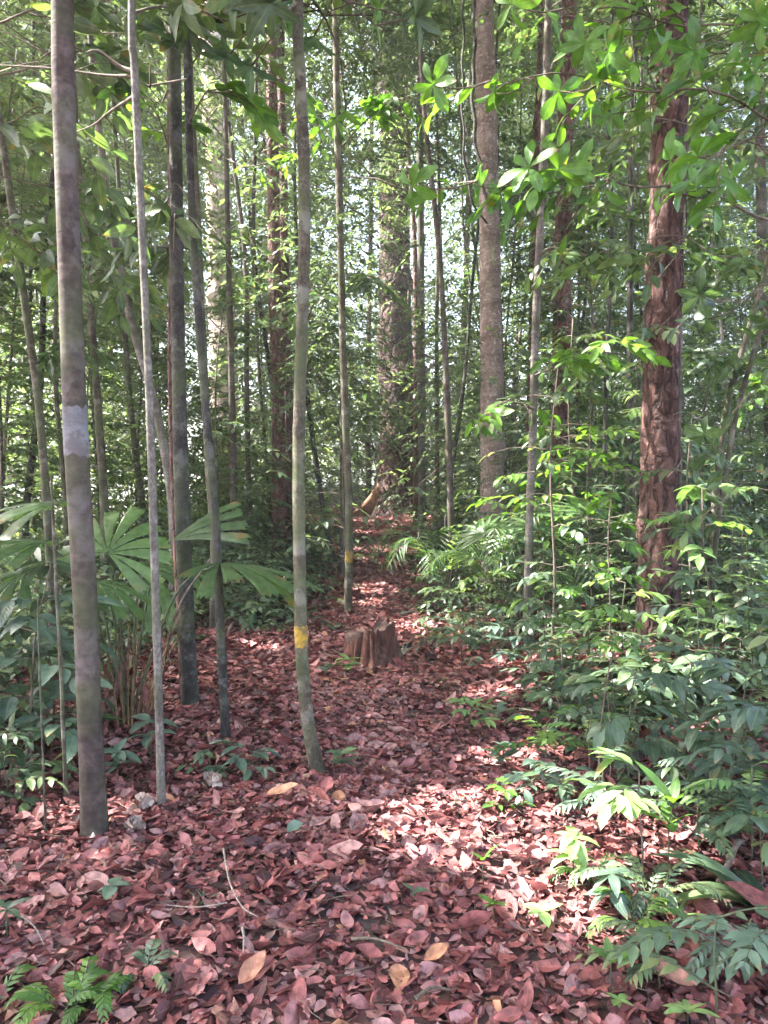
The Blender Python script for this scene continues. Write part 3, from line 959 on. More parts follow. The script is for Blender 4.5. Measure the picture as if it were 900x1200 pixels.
tree('T30', 'slender_tree', 'thin dark stem in the shade right of the leaf-wrapped red trunk', [(712, 700), (708, 560), (712, 400), (716, 260)], (6, 5), M_DARKBARK, Y=10.8, H=10, crown=far_crown(9, 1.8, 200))
tree('T31', 'slender_tree', 'thin dark far stem at the left edge among bright leaf gaps', [(40, 620), (38, 480), (34, 380), (36, 240)], (6, 5), M_DARKBARK, Y=14, H=12, crown=far_crown(10.5, 2.4, 280))
tree('T32', 'slender_tree', 'thin far grey stem left of the big buttressed tree', [(432, 560), (431, 450), (434, 300), (436, 120)], (7, 5), M_GREYBROWN, Y=24, H=19, crown=far_crown(16, 3.0, 380))
tree('T33', 'distant_tree', 'distant brown trunk right of the flaky red tree', [(905, 610), (900, 450), (893, 300), (889, 150)], (14, 11), M_GREYBROWN, Y=17, H=17, crown=far_crown(13, 3.4, 500))

r7 = np.random.default_rng(5)
for (n, x0, x1, lab, grp) in ((18, 15, 330, 'thin bare pole-like tree in the bright tangle behind the fan palm', 'thin poles in the left background'),
                              (15, 505, 890, 'thin bare pole-like tree in the shade behind the right-hand trunks', 'thin poles in the right background')):
    for i in range(n):
        Y = r7.uniform(11, 21)
        px = r7.uniform(x0, x1)
        px += 60 * (228 < px < 290)
        ln_ = r7.normal(0, 22)
        wob = r7.normal(0, 6, 3)
        wd = r7.uniform(.045, .10) * FPX / Y
        tree('pole%s%d' % (grp[14], i), 'pole_tree', lab, [(px, 600), (px + ln_ * .4 + wob[0], 450), (px + ln_ * .8 + wob[1], 300), (px + ln_ * 1.2 + wob[2], 130)], (wd, wd * .7),
             [M_GREENBARK, M_DARKBARK, M_PALEBARK, M_GREYBROWN][i % 4], Y=Y, H=9 + .45 * Y, crown=far_crown(7.5 + .45 * Y, 1.5, 80), group=grp)

# ---- buttresses of the big tree
T10 = TREES['T10']


def buttress(dirx, diry, length, height, th=0.10):
    b = T10['loc']
    d = nrm(np.array([dirx, diry, 0.0]))
    s = np.array([-d[1], d[0], 0])
    nu, nh = 22, 10
    u = np.linspace(0, 1, nu)
    top = height * (1 - u) ** 2.2 + 0.05
    wob = 0.10 * np.sin(u * 5 + length)
    V = []
    for sg in (1, -1):
        for i in range(nu):
            base = b + d * (0.25 + u[i] * length) + s * wob[i]
            g = float(gz(base[0], base[1])) - 0.08
            for k in range(nh):
                f = k / (nh - 1)
                tw = th * (1.2 - 0.7 * f) * (1.25 - 0.6 * u[i])
                p = base + s * sg * tw * (0.5 if k < nh - 1 else 0.05)
                V.append((p[0], p[1], g + (top[i] + 0.08) * f))
    V = np.array(V)
    i = np.arange(nu - 1)[:, None] * nh + np.arange(nh - 1)[None]
    q1 = np.stack([i, i + nh, i + nh + 1, i + 1], -1).reshape(-1, 4)
    o = nu * nh
    q2 = q1[:, ::-1] + o
    e = np.arange(nu - 1) * nh + nh - 1
    q3 = np.stack([e, e + nh, e + nh + o, e + o], -1)
    k = np.arange(nh - 1) + (nu - 1) * nh
    q4 = np.stack([k, k + o, k + 1 + o, k + 1], -1)
    mb = MB()
    mb.add(V, np.vstack([q1, q2, q3, q4]))
    mb.build('buttress', M_BUTT, T10['root'], loc=T10['loc'])


M_BUTT = bark_mat('orange_brown_bark', (0.08, 0.036, 0.022), (0.22, 0.108, 0.063), (0.26, 0.15, 0.10), 0.3, zs=.4, scale=10, bump=.8)
buttress(-1.0, -0.35, 1.6, 1.7, 0.2)
buttress(-0.55, -1.0, 0.9, 1.3)
buttress(0.35, -1.0, 0.7, 1.4)
buttress(0.95, -0.3, 0.8, 1.0)


# ---- trees added out of view; their crowns close the canopy towards the sun
def added_shade_tree(x, y, H, r, label, bark, n=900):
    g = float(gz(x, y))
    loc = np.array([x, y, g])
    root = thing('added_shade_tree', label, 'tree', loc)
    W = np.array([[x, y, g - 0.05], [x + .05, y, g + H * .4], [x - .05, y + .1, g + H * .75], [x, y, g + H]])
    P, t = smooth_path(W, 60)
    trunk_mesh(P, t, 0.14 * (1 - 0.6 * t) * (1 + 0.4 * np.exp(-t * 25)), 14, None, 0.06, seed=int(x * 7 + y) % 97).build('trunk', bark, root, loc=loc)
    crown_mesh(root, P[-1], P, np.array([x, y, g + H * 0.86]), (r, r, r * 0.5), 22, n, 0.18, trunk_r=0.08, K=10, clump_s=0.75)


for i, (x, y, H, r) in enumerate([(-5.6, 3.2, 9, 3.2), (-8.2, 6.0, 12, 3.8), (-6.4, 9.5, 12, 3.4), (-4.2, 0.6, 8.5, 3.0), (-10.5, 10.5, 14, 4.2), (-3.2, 5.2, 10.5, 3.0), (-8.5, 1.5, 11, 3.6), (3.9, 5.4, 11, 2.8), (-1.5, 7.5, 12.5, 2.8), (5.5, 9.5, 13, 3.2), (3.4, 2.2, 9.5, 2.4)]):
    added_shade_tree(x, y, H, r, ['grey canopy tree added for shade left of the palm', 'tall canopy tree added for shade far out left of the palm', 'canopy tree added for shade behind the palm towards the left', 'canopy tree added for shade beside the camera on the left', 'tallest canopy tree added for shade in the left distance',
                             'canopy tree added for shade left of the banded smooth trunk', 'canopy tree added for shade out of sight to the left', 'canopy tree added for shade on the right bank', 'canopy tree added for shade beyond the thin pale stem', 'canopy tree added for shade behind the bent grey sapling', 'canopy tree added for shade beside the camera on the right'][i],
                [M_GREYBROWN, M_DARKBARK, M_GREENBARK][i % 3]) if (abs(x) / y > 0.52) else None


# ------------------------------------------------------------------ fallen leaves
def litter():
    mb = MB()

    r3 = np.random.default_rng(8)

    def torn(T, amt):
        u, v, w, q = T
        w = w * (1 + r3.normal(0, amt, len(w)))
        u = np.clip(u + r3.normal(0, amt * .12, len(u)), 0, 1.05)
        return u, v, w, q
    TORN, TORN2 = torn(tpl(5, 4), .28), torn(tpl(4, 3), .5)

    def patch(n, x0, x1, y0, y1, T, L, dens=None, z=(0.0, 0.03), tilt=0.35, power=1.0):
        x = rng.uniform(x0, x1, n)
        y = y0 + (y1 - y0) * rng.random(n) ** power
        if dens is not None:
            k = rng.random(n) < dens(x, y)
            x, y = x[k], y[k]
        n = len(x)
        P = np.c_[x, y, gz(x, y) + rng.uniform(z[0], z[1], n)]
        D = unit_h(n) + jit(n, 0.05) * np.array([0, 0, 1]) * 3
        N = np.array([0, 0, 1.0]) + jit(n, tilt)
        l = L * np.clip(rng.lognormal(0, 0.32, n), 0.45, 1.9)
        flip = np.where(rng.random(n) < 0.55, -1, 1)
        r = rng.random(n) ** 1.05
        patchy = 0.5 + 0.5 * np.sin(x * 2.3 + 1.3 * np.sin(y * 1.7)) * np.sin(y * 2.9 + x)
        r = np.clip(r * 0.9 + 0.1 * patchy + 0.16 * np.exp(-((x - pathx(y)) / (.32 + .03 * y)) ** 2) * (1 + .7 * sstep(8, 11, y)), 0, np.where(rng.random(n) < .015, 1.0, np.where(rng.random(n) < .1, .96, .89)))
        add_leaves(mb, P - nrm(D) * (l * 0.5)[:, None], D, N, l, rng.uniform(0.38, 0.58, n), T, flip * rng.uniform(0.0, 0.6, n), -flip * rng.uniform(-0.4, 0.9, n), 0, r, twist=rng.normal(0, 0.7, n), wav=0.02)

    def heap(tx, ty, r0, n):
        # leaves that have drifted up against a stem
        a = rng.uniform(0, 6.28, n)
        q = r0 * 1.1 + np.abs(rng.normal(0, .10, n))
        x, y = tx + q * np.cos(a), ty + q * np.sin(a)
        P = np.c_[x, y, gz(x, y) + .02 + .05 * rng.random(n) * np.exp(-(q - r0) / .08)]
        D = np.c_[np.cos(a + rng.normal(1.5, .9, n)), np.sin(a + rng.normal(1.5, .9, n)), rng.normal(.1, .25, n)]
        N = np.c_[np.cos(a) * .6, np.sin(a) * .6, np.ones(n)] + jit(n, .35)
        l = rng.uniform(.04, .10, n)
        add_leaves(mb, P - nrm(D) * (l * .5)[:, None], D, N, l, rng.uniform(.4, .58, n), T_NEAR, rng.uniform(-.6, .6, n), rng.uniform(-.9, .9, n), 0, rng.random(n), twist=rng.normal(0, .6, n))

    for kk, tt_ in TREES.items():
        if tt_['Y'] < 8:
            heap(tt_['P'][0][0], tt_['P'][0][1], tt_['R'][0], 110)

    near = lambda x, y: np.where(np.abs(x) < 0.75 * y + 1.9, 1, 0)
    patch(17500, -5.0, 5.0, 1.0, 6.0, T_OBOV, 0.072, near)
    patch(17500, -5.0, 5.0, 1.0, 6.0, T_NEAR, 0.066, near, tilt=0.45)
    patch(15000, -5.0, 5.0, 1.0, 6.0, TORN, 0.06, near, tilt=0.5)
    patch(36000, -5.0, 5.0, 1.0, 6.5, TORN2, 0.030, near, z=(0.005, 0.045), tilt=0.7)
    # bits of twig and leaf stalk among the leaves
    n = 2600
    x = rng.uniform(-4, 4, n)
    y = 1.4 + 6 * rng.random(n)
    d = unit_h(n) + jit(n, .12)
    l = rng.lognormal(-2.9, .5, n)
    p = np.c_[x, y, gz(x, y) + rng.uniform(.015, .05, n)]
    t = np.array([0, .5, 1.0])
    bend = np.cross(d, np.array([0, 0, 1.0])) * rng.normal(0, .12, (n, 1))
    pts = p[:, None] + d[:, None] * (l[:, None] * (t - .5))[..., None] + bend[:, None] * (l[:, None] * (t * (1 - t)))[..., None] * 4
    add_tubes(mb, pts, rng.uniform(.0008, .0028, n)[:, None] * np.ones((n, 3)), 4, 1)
    patch(9000, -3.5, 3.5, 1.2, 5.0, tpl(4, 2), 0.04, near, z=(0.0, 0.02))
    patch(1500, -3.5, 3.5, 1.2, 5.5, tpl(7, 4), 0.092, near, z=(0.02, 0.045))
    patch(80000, -7.5, 7.5, 6.0, 14.0, T_MID, 0.085, lambda x, y: np.where(np.abs(x) < 0.6 * y + 1.8, 1, 0), z=(0, 0.04))
    patch(40000, -3.5, 3.5, 13.0, 25.0, T_FAR, 0.11, lambda x, y: np.exp(-((x - pathx(y)) / 1.3) ** 2) + 0.15, z=(0, 0.05), tilt=0.4)
    tag(mb.build('leaf_litter', [M_LIT, M_TWIG]), 'deep reddish litter of fallen leaves covering the path', 'leaf litter', kind='stuff')


rng = np.random.default_rng(101)
litter()


# ------------------------------------------------------------------ distant foliage and undergrowth
def fnoise(P, f, seed):
    r2 = np.random.default_rng(seed)
    v = np.zeros(len(P))
    for k in range(10):
        d = nrm(r2.normal(0, 1, 3)) * f * r2.uniform(0.6, 1.6)
        v += np.sin(P @ d + r2.uniform(0, 6))
    return v / 3.2


def distant_foliage():
    mb = MB()
    NC, PER = 46000, 9
    S = NC * PER
    y = 11.5 + 32 * rng.random(NC) ** 0.85
    half = 0.62 * y + 2
    x = rng.uniform(-1, 1, NC) * half
    zmax = 3 + 0.72 * y
    z = gz(x, y) + 0.2 + (zmax - gz(x, y)) * rng.random(NC) ** 1.0
    P = np.c_[x, y, z]
    nz = fnoise(P, 1.0, 3) * 0.75 + fnoise(P, 0.4, 4) * 1.0
    hfrac = z / zmax
    px = x / y
    dens = 0.69 + 0.44 * nz
    dens -= 0.14 * sstep(0.0, 0.5, hfrac) * sstep(0.3, -0.3, px)
    dens += 0.22 * sstep(0.25, 0.05, hfrac) * sstep(-0.3, 0.1, px)
    dens -= 0.25 * sstep(-0.25, -0.5, px) * (z < 5)
    dens += 0.25 * ((z < 2.2) & (px > -0.3))
    # the path itself stays open
    path = ((np.abs(x + 0.1) < 0.7 + 0.02 * y) & (z < 3.0) & (y < 23.2)) | ((np.abs(x - .02 * y) < .75) & (z < 7.2) & (y < 23.4)) | ((np.abs(x + .55) < 1.35) & (y > 15) & (y < 23.4) & (z < gz(x, y) + 1.9))
    dens -= 0.45 * sstep(.28, .42, px) * sstep(.4, .75, hfrac)
    # a gap in the wood in front of the pale trunk, more open air low among the nearest of these trees
    dens -= 0.9 * ((px > -.245) & (px < -.165) & (y < 24.5) & (z > 3.0)) * (fnoise(P, .8, 31) > -.9)
    dens -= 0.6 * ((px > -.155) & (px < -.105) & (y < 15) & (z > 1.0))
    dens -= 0.10 * sstep(.3, .55, hfrac) * sstep(.2, .1, np.abs(px + .07))
    dens += 0.45 * (np.abs(px - .012) < .05) * (z > 7.5) * (y < 22.5)
    dens *= 1 - 0.6 * sstep(15.5, 13, y) * (z < 9)
    k = (rng.random(NC) < np.clip(dens, 0.02, 1)) & ~path
    C = P[k]
    tone = np.clip(0.5 + 0.25 * fnoise(C, 0.5, 9) + rng.normal(0, 0.22, len(C)), 0, 1)
    kind = rng.random(len(C)) + 0.25 * fnoise(C, 0.3, 12)
    for lo_, hi_, L, R, K, ln_, sp in ((-9, .35, .095, .45, 11, .45, .30), (.35, .75, .135, .40, 9, .6, .38), (.75, 9, .20, .34, 7, .7, .45)):
        m = (kind >= lo_) & (kind < hi_)
        c = np.repeat(C[m], PER, 0)
        n = len(c)
        off = rng.normal(0, sp, (n, 3)) * np.array([1, 1, .5])
        D = unit_h(n) * .5 + off / sp * .5 + np.array([0, 0, .1]) + jit(n, .2)
        rn = np.clip(np.repeat(tone[m], PER) + rng.normal(0, .12, n), 0, 1)
        sprays(mb, c + off, D, rng.uniform(.6, 1.3, n) * ln_, K, L, R, T_FAR, cull=True, rnd0=rn, sag=.4, tilt=.45, droop=.3, twig=.004, tw_seg=1)
    # some of the boughs that carry them
    m = rng.random(len(C)) < .12
    B0 = C[m]
    n = len(B0)
    t4 = np.linspace(0, 1, 4)
    dd = unit_h(n) * rng.uniform(.6, 2.0, (n, 1)) + np.array([0, 0, -.6])
    add_tubes(mb, B0[:, None] + dd[:, None] * t4[None, :, None] + np.array([0, 0, .2]) * np.sin(PI * t4)[None, :, None], .012 * (.4 + t4)[None] * np.ones((n, 1)), 3, 1)
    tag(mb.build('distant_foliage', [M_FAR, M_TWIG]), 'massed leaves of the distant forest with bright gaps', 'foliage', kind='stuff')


rng = np.random.default_rng(102)
distant_foliage()


def undergrowth():
    mb = MB()
    S = 34000
    y = 3.6 + 14.4 * rng.random(S)
    x = rng.uniform(-0.6, 0.6, S) * (y + 1)
    h = np.abs(rng.normal(0, 0.30, S)) + 0.05
    edge_r = 0.80 + 0.02 * y + 0.25 * np.sin(y * 2.1) - 0.35 * sstep(6, 9, y)
    edge_l = -1.55 - 0.10 * (y - 4) + 0.2 * np.sin(y * 1.7)
    edge_l = np.where(y > 9.3, pathx(y) - .42, edge_l)
    edge_r = np.where(y > 8.8, pathx(y) + .40, edge_r)
    dr = x - edge_r
    dl = edge_l - x
    den = np.where(dr > 0, sstep(0, 0.7, dr) * 0.55, np.where(dl > 0, sstep(0, 1.0, dl) * 0.65, 0))
    h = h * (0.35 + 0.9 * sstep(0.0, 1.6, np.maximum(dr, dl))) * (1 + 0.2 * sstep(7, 12, y) * (x > 0)) * (1 - .45 * (np.abs(x - .33 * y) < .09 * y) * (y < 9.2))
    h = h * np.where((np.abs(x - pathx(y)) < 1.3) & (y > 12), .45, 1)
    P = np.c_[x, y, gz(x, y) + h]
    den *= 0.35 + 0.65 * (fnoise(P * np.array([1, 1, 0]), 2.2, 21) > -0.35)
    den *= np.where((y < 6) & (x < 0), 0.4, 1) * np.where(x > 0, 0.22 + 0.78 * sstep(4.2, 5.6, y), 1)
    k = rng.random(S) < den
    P, y = P[k], y[k]
    n = len(P)
    D = unit_h(n) + np.array([0, -0.12, 0.22]) + jit(n, 0.2)
    rn = np.clip(0.42 + 0.25 * fnoise(P, 2.0, 8) + rng.normal(0, 0.2, n), 0, 1)
    a = y < 9
    sel = rng.random(n)
    for lo_, hi_, L_, R_, K_ in ((0, .4, .075, .40, 9), (.4, .8, .11, .44, 7), (.8, 1.01, .17, .38, 5)):
        m = a & (sel >= lo_) & (sel < hi_)
        sprays(mb, P[m], D[m], rng.uniform(0.2, 0.42, m.sum()), K_, L_, R_, T_MID, cull=True, rnd0=rn[m], sag=0.35, tilt=0.4, twig=0.003)
    sprays(mb, P[~a], D[~a], rng.uniform(0.3, 0.55, (~a).sum()), 7, 0.12, 0.42, T_FAR, cull=True, rnd0=rn[~a], sag=0.3, tilt=0.35, twig=0.003, tw_seg=1)
    # rooted stalks for a part of it
    b = rng.random(n) < 0.3
    Pb = P[b]
    t = np.linspace(0, 1, 4)
    foot = np.c_[Pb[:, 0] + rng.normal(0, .05, len(Pb)), Pb[:, 1] + rng.normal(0, .05, len(Pb)), gz(Pb[:, 0], Pb[:, 1])]
    add_tubes(mb, foot[:, None] * (1 - t)[None, :, None] + Pb[:, None] * t[None, :, None], 0.003 * np.ones((len(Pb), 4)), 3, 1)
    tag(mb.build('undergrowth', [M_UND, M_TWIG]), 'tangled low leafy undergrowth on both sides of the path', 'undergrowth', kind='stuff')


rng = np.random.default_rng(103)
undergrowth()


# ------------------------------------------------------------------ plants
def stem_path(b, h, lean, n=10):
    t = np.linspace(0, 1, n)
    lx, ly = lean
    P = np.c_[b[0] + lx * t ** 1.6 + 0.012 * h * np.sin(t * 7), b[1] + ly * t ** 1.6, b[2] - 0.02 + (h + 0.02) * t]
    return P, t


def plant(name, label, cat, px, py, kind, h, n=6, L=0.1, R=0.42, mat=None, lean=(0, 0), group=None, K=7, slen=0.3, Y=None, T=None, droop=0.6, smat=None, rad=None, lift=0.4, z0=0.3, dirs=None, sag=0.25, rnd=None):
    b = ground(px, py) if Y is None else at(px, py, Y)
    b[2] = float(gz(b[0], b[1]))
    mat = mat or M_UND
    root = thing(name, label, cat, b, group)
    smat = smat or M_STEM
    rad = rad or 0.0035 + 0.004 * h
    mb = MB()
    if kind in ('whorl', 'spray', 'bush'):
        P, t = stem_path(b, h, lean)
        sb = MB()
        add_tubes(sb, P, rad * (1 - 0.6 * t), 6, 0)
        sb.build('stem', smat, root, loc=b)
        if kind == 'whorl':
            tops = np.vstack([P[-1], P[-4]]) if h > 0.12 else P[-1:]
            if h > 0.35:
                tops = np.vstack([tops, P[-6]])
            whorls(mb, tops, np.array([[lean[0], lean[1], h]] * len(tops)) + jit(len(tops), .1 * h), n, L, R, T or T_NEAR, droop=droop, lift=lift, rnd0=None if rnd is None else np.full(len(tops), rnd))
        else:
            tt = np.sort(rng.uniform(z0, 1.0, n))
            tt[-1] = 1.0
            P0 = np.stack([np.interp(tt, t, P[:, i]) for i in range(3)], -1)
            a = np.arange(n) * 2.4 + rng.uniform(0, 6) + rng.normal(0, 0.3, n)
            D = np.c_[np.cos(a), np.sin(a), np.full(n, 0.3 if kind == 'spray' else 0.6)]
            if dirs is not None:
                D = D * 0.5 + np.array(dirs)
            ln = slen * rng.uniform(0.7, 1.25, n) * (1.15 - 0.45 * tt)
            sprays(mb, P0, D, ln, K, L, R, T or T_NEAR, sag=sag, tilt=0.2, droop=droop, twig=0.0025 + 0.0012 * h, rnd0=None if rnd is None else np.clip(rnd + rng.normal(0, .15, n), 0, 1))
        mb.build('leaves', [mat, M_TWIG], root, loc=b)
    elif kind in ('pinnate', 'fern', 'palm'):
        if kind == 'pinnate':
            P, t = stem_path(b, h, lean)
            sb = MB()
            add_tubes(sb, P, rad * (1 - 0.5 * t), 6, 0)
            sb.build('stem', smat, root, loc=b)
            starts = [P[int(np.interp(q, [0, 1], [3, 9]))] for q in np.linspace(0, 1, n)]
        else:
            starts = [b + np.array([rng.normal(0, .015), rng.normal(0, .015), 0.0]) for _ in range(n)]
        for i in range(n):
            a = i * 2.4 + rng.normal(0, 0.25) + px * 0.1
            if dirs is not None:
                a = dirs[i % len(dirs)]
            d = np.array([math.cos(a), math.sin(a), 0])
            up = {'pinnate': 0.35, 'fern': 0.9, 'palm': 1.6}[kind] * rng.uniform(0.75, 1.25)
            q = starts[i]
            ln = slen * rng.uniform(0.8, 1.15)
            pts = [q, q + d * ln * 0.3 + np.array([0, 0, up * ln * 0.42]), q + d * ln * 0.68 + np.array([0, 0, up * ln * 0.55]), q + d * ln + np.array([0, 0, up * ln * 0.36])]
            pinnate(mb, pts, K, L, R, T or T_LEAFLET, rad=0.0022 + 0.004 * ln, droop=droop, skip=0.16 if kind != 'palm' else 0.3, rnd=rnd)
        mb.build('fronds', [mat, M_STEM], root, loc=b)
    elif kind == 'strap':
        a = np.arange(n) * 2.4 + rng.normal(0, .2, n)
        if dirs is not None:
            a = np.array([dirs[i % len(dirs)] for i in range(n)]) + rng.normal(0, .2, n)
        D = np.c_[np.cos(a), np.sin(a), rng.uniform(0.5, 1.6, n)]
        add_leaves(mb, np.repeat(b[None], n, 0) + jit(n, .008), D, np.array([0, 0, 1.0]) - 0.5 * D * np.array([1, 1, 0]), h * rng.uniform(.7, 1.2, n), R, T_STRAP, 0.3, droop * rng.uniform(.7, 1.4, n), 0)
        mb.build('leaves', [mat], root, loc=b)
    return root


rng = np.random.default_rng(104)
# --- foreground seedlings and ferns
plant('fern', 'small bright green fern at the bottom left corner', 'fern', 72, 1192, 'fern', .15, n=6, L=.055, R=.36, K=11, slen=.17, mat=M_BRIGHT, droop=.3)
plant('fern', 'small fern with yellowish tip just right of the corner fern', 'fern', 108, 1188, 'fern', .12, n=5, L=.045, R=.36, K=10, slen=.14, mat=M_BRIGHT, droop=.3)
plant('fern', 'fern fronds half cut by the left picture edge near the bottom', 'fern', -2, 1190, 'fern', .12, n=5, L=.045, R=.3, K=10, slen=.15, mat=M_BRIGHT, droop=.3)
plant('seedling', 'dark green seedling at the left edge above the corner fern', 'seedling', 8, 1108, 'whorl', .12, n=6, L=.10, R=.3, mat=M_UND)
plant('seedling', 'upright seedling with one raised leaf near the bottom right', 'seedling', 716, 1172, 'whorl', .11, n=4, L=.085, R=.42, mat=M_BRIGHT, lift=.9, droop=.4)
plant('seedling', 'tiny fresh green seedling right beside the upright seedling', 'seedling', 724, 1190, 'whorl', .04, n=6, L=.05, R=.45, mat=M_PALE, lift=.3)
plant('seedling', 'tiny seedling on open litter below the sunlit patch', 'seedling', 578, 1092, 'whorl', .09, n=5, L=.06, R=.5, mat=M_BRIGHT)
plant('seedling', 'two-leaved seedling with one round upright leaf on the litter', 'seedling', 566, 1040, 'whorl', .10, n=3, L=.075, R=.5, mat=M_BRIGHT, lift=.8)
plant('seedling', 'pale green seedling low between litter leaves at middle right', 'seedling', 634, 1092, 'whorl', .07, n=5, L=.08, R=.45, mat=M_PALE)
plant('seedling', 'sunlit pale whorled seedling in the bright patch', 'seedling', 672, 1040, 'whorl', .19, n=7, L=.12, R=.36, mat=M_PALE, droop=1.0, lift=.25)
plant('seedling', 'bluish-green whorled seedling in front of the sunlit patch', 'seedling', 716, 1080, 'whorl', .17, n=8, L=.125, R=.34, mat=M_BLUE, droop=.7, lift=.1)
plant('sapling', 'sunlit small sapling with long pale drooping leaves by the bright patch', 'sapling', 752, 1020, 'spray', .42, n=4, L=.145, R=.34, slen=.3, K=6, mat=M_PALE, lean=(-.03, -.05), dirs=(-.7, -.2, .1), smat=M_PALETWIG, z0=.7)
plant('sapling', 'seedling with one large bright upright leaf right of the sunlit sapling', 'sapling', 782, 1015, 'whorl', .26, n=4, L=.19, R=.32, mat=M_BRIGHT, lift=1.0, droop=.5, lean=(.02, 0))
plant('compound_leaf_plant', 'plant with rows of paired leaflets at the bottom right corner', 'plant', 838, 1196, 'pinnate', .30, n=4, L=.095, R=.42, K=7, slen=.36, mat=M_UND, dirs=(2.9, 0.1, 3.6, -0.5), droop=.3)
plant('compound_leaf_plant', 'low plant of paired leaflets at the right edge near the corner', 'plant', 908, 1170, 'pinnate', .26, n=4, L=.10, R=.4, K=6, slen=.32, mat=M_BLUE, dirs=(3.3, 2.6, 4.0, 0), droop=.3)
plant('seedling', 'bright leaflets poking from the very bottom right of the path', 'seedling', 806, 1205, 'whorl', .05, n=7, L=.08, R=.34, mat=M_PALE, lift=.4)
plant('grass_tuft', 'sunlit tuft of narrow grassy leaves by the bent root', 'grass tuft', 796, 1082, 'strap', .21, n=11, R=.085, mat=M_PALE, droop=1.3)
plant('strap_leaf_plant', 'dark strap-leaved tuft in the shade above the sunlit patch', 'plant', 832, 945, 'strap', .34, n=16, R=.07, mat=M_BLUE, droop=1.0)
plant('strap_leaf_plant', 'broad strap leaves leaning in from the right edge', 'plant', 895, 1075, 'strap', .42, n=6, R=.17, mat=M_UND, droop=1.2, dirs=(2.6, 3.4, 2.0))
plant('seedling', 'cluster of small rounded green leaves at the edge of the litter', 'seedling', 592, 952, 'bush', .12, n=5, L=.06, R=.5, slen=.10, K=5, mat=M_BRIGHT)
plant('seedling', 'dark star-shaped seedling below the yellowish ferny shrub', 'seedling', 590, 905, 'whorl', .14, n=8, L=.13, R=.3, mat=M_BLUE, lift=.3)
plant('seedling', 'light green seedlings at the right edge of the path mid-way', 'seedling', 552, 862, 'bush', .2, n=5, L=.10, R=.4, slen=.18, K=6, mat=M_PALE)
plant('seedling', 'seedling of narrow leaves at the foot of the yellow-marked tree', 'seedling', 400, 912, 'whorl', .13, n=7, L=.10, R=.34, mat=M_UND)
plant('seedling', 'dark green seedling midway between thin trunk and marked tree', 'seedling', 288, 915, 'bush', .16, n=5, L=.10, R=.42, slen=.2, K=6, mat=M_BLUE)
plant('seedling', 'dark lobed seedling left of the dark green litter seedling', 'seedling', 246, 905, 'spray', .12, n=4, L=.09, R=.42, slen=.18, K=6, mat=M_UND)
plant('seedling', 'dark seedling between the banded trunk and thin pale stem', 'seedling', 138, 925, 'whorl', .2, n=7, L=.13, R=.34, mat=M_BLUE)
plant('seedling', 'broad-leaved seedling just left of the thin pale stem', 'seedling', 176, 890, 'whorl', .22, n=5, L=.15, R=.46, mat=M_BLUE, lift=.2)
plant('seedling', 'pale green broad seedling at the foot of the stump', 'seedling', 408, 792, 'whorl', .14, n=7, L=.13, R=.46, mat=M_PALE)
plant('seedling', 'bluish-green seedling left of the stump', 'seedling', 383, 800, 'whorl', .12, n=5, L=.15, R=.5, mat=M_BLUE)
plant('seedling', 'grassy green tuft on litter below the banded trunk', 'seedling', 238, 1062, 'strap', .10, n=9, R=.12, mat=M_UND)
plant('seedling', 'round-leaved seedling on the litter right of the banded trunk base', 'seedling', 132, 1058, 'whorl', .06, n=4, L=.08, R=.6, mat=M_BLUE, lift=.2)
plant('fern', 'low fern straddling litter under the thin pale stem', 'fern', 172, 1148, 'fern', .08, n=5, L=.04, R=.34, K=9, slen=.11, mat=M_UND, droop=.3)
plant('seedling', 'small seedling on the litter in the middle foreground', 'seedling', 486, 1062, 'whorl', .05, n=4, L=.05, R=.5, mat=M_UND)
plant('palmlet', 'small spiky palm seedling right of the stump', 'palm', 470, 772, 'strap', .30, n=12, R=.06, mat=M_BLUE, droop=.7)
plant('palmlet', 'spiky pale palm seedling between stump and feathery palm', 'palm', 512, 752, 'strap', .38, n=14, R=.055, mat=M_PALE, droop=.8)
plant('feathery_palm', 'young feathery palm with bright arching fronds right of the path', 'palm', 522, 715, 'palm', .9, n=9, L=.34, R=.085, K=17, slen=1.0, mat=M_PALM, droop=.6)
plant('feathery_palm', 'feathery palm with narrow leaflets in front of the speckled trunk', 'palm', 600, 735, 'palm', .9, n=8, L=.32, R=.08, K=17, slen=1.05, mat=M_PALM, droop=.7)
plant('feathery_palm', 'dark feathery palm in shade between whitish and red trunks', 'palm', 668, 730, 'palm', 1.0, n=7, L=.36, R=.09, K=16, slen=1.15, mat=M_UND, droop=.6)
plant('feathery_palm', 'distant small feathery palm left of the speckled trunk', 'palm', 545, 660, 'palm', .9, n=7, L=.36, R=.09, K=14, slen=1.1, mat=M_UND, droop=.6)

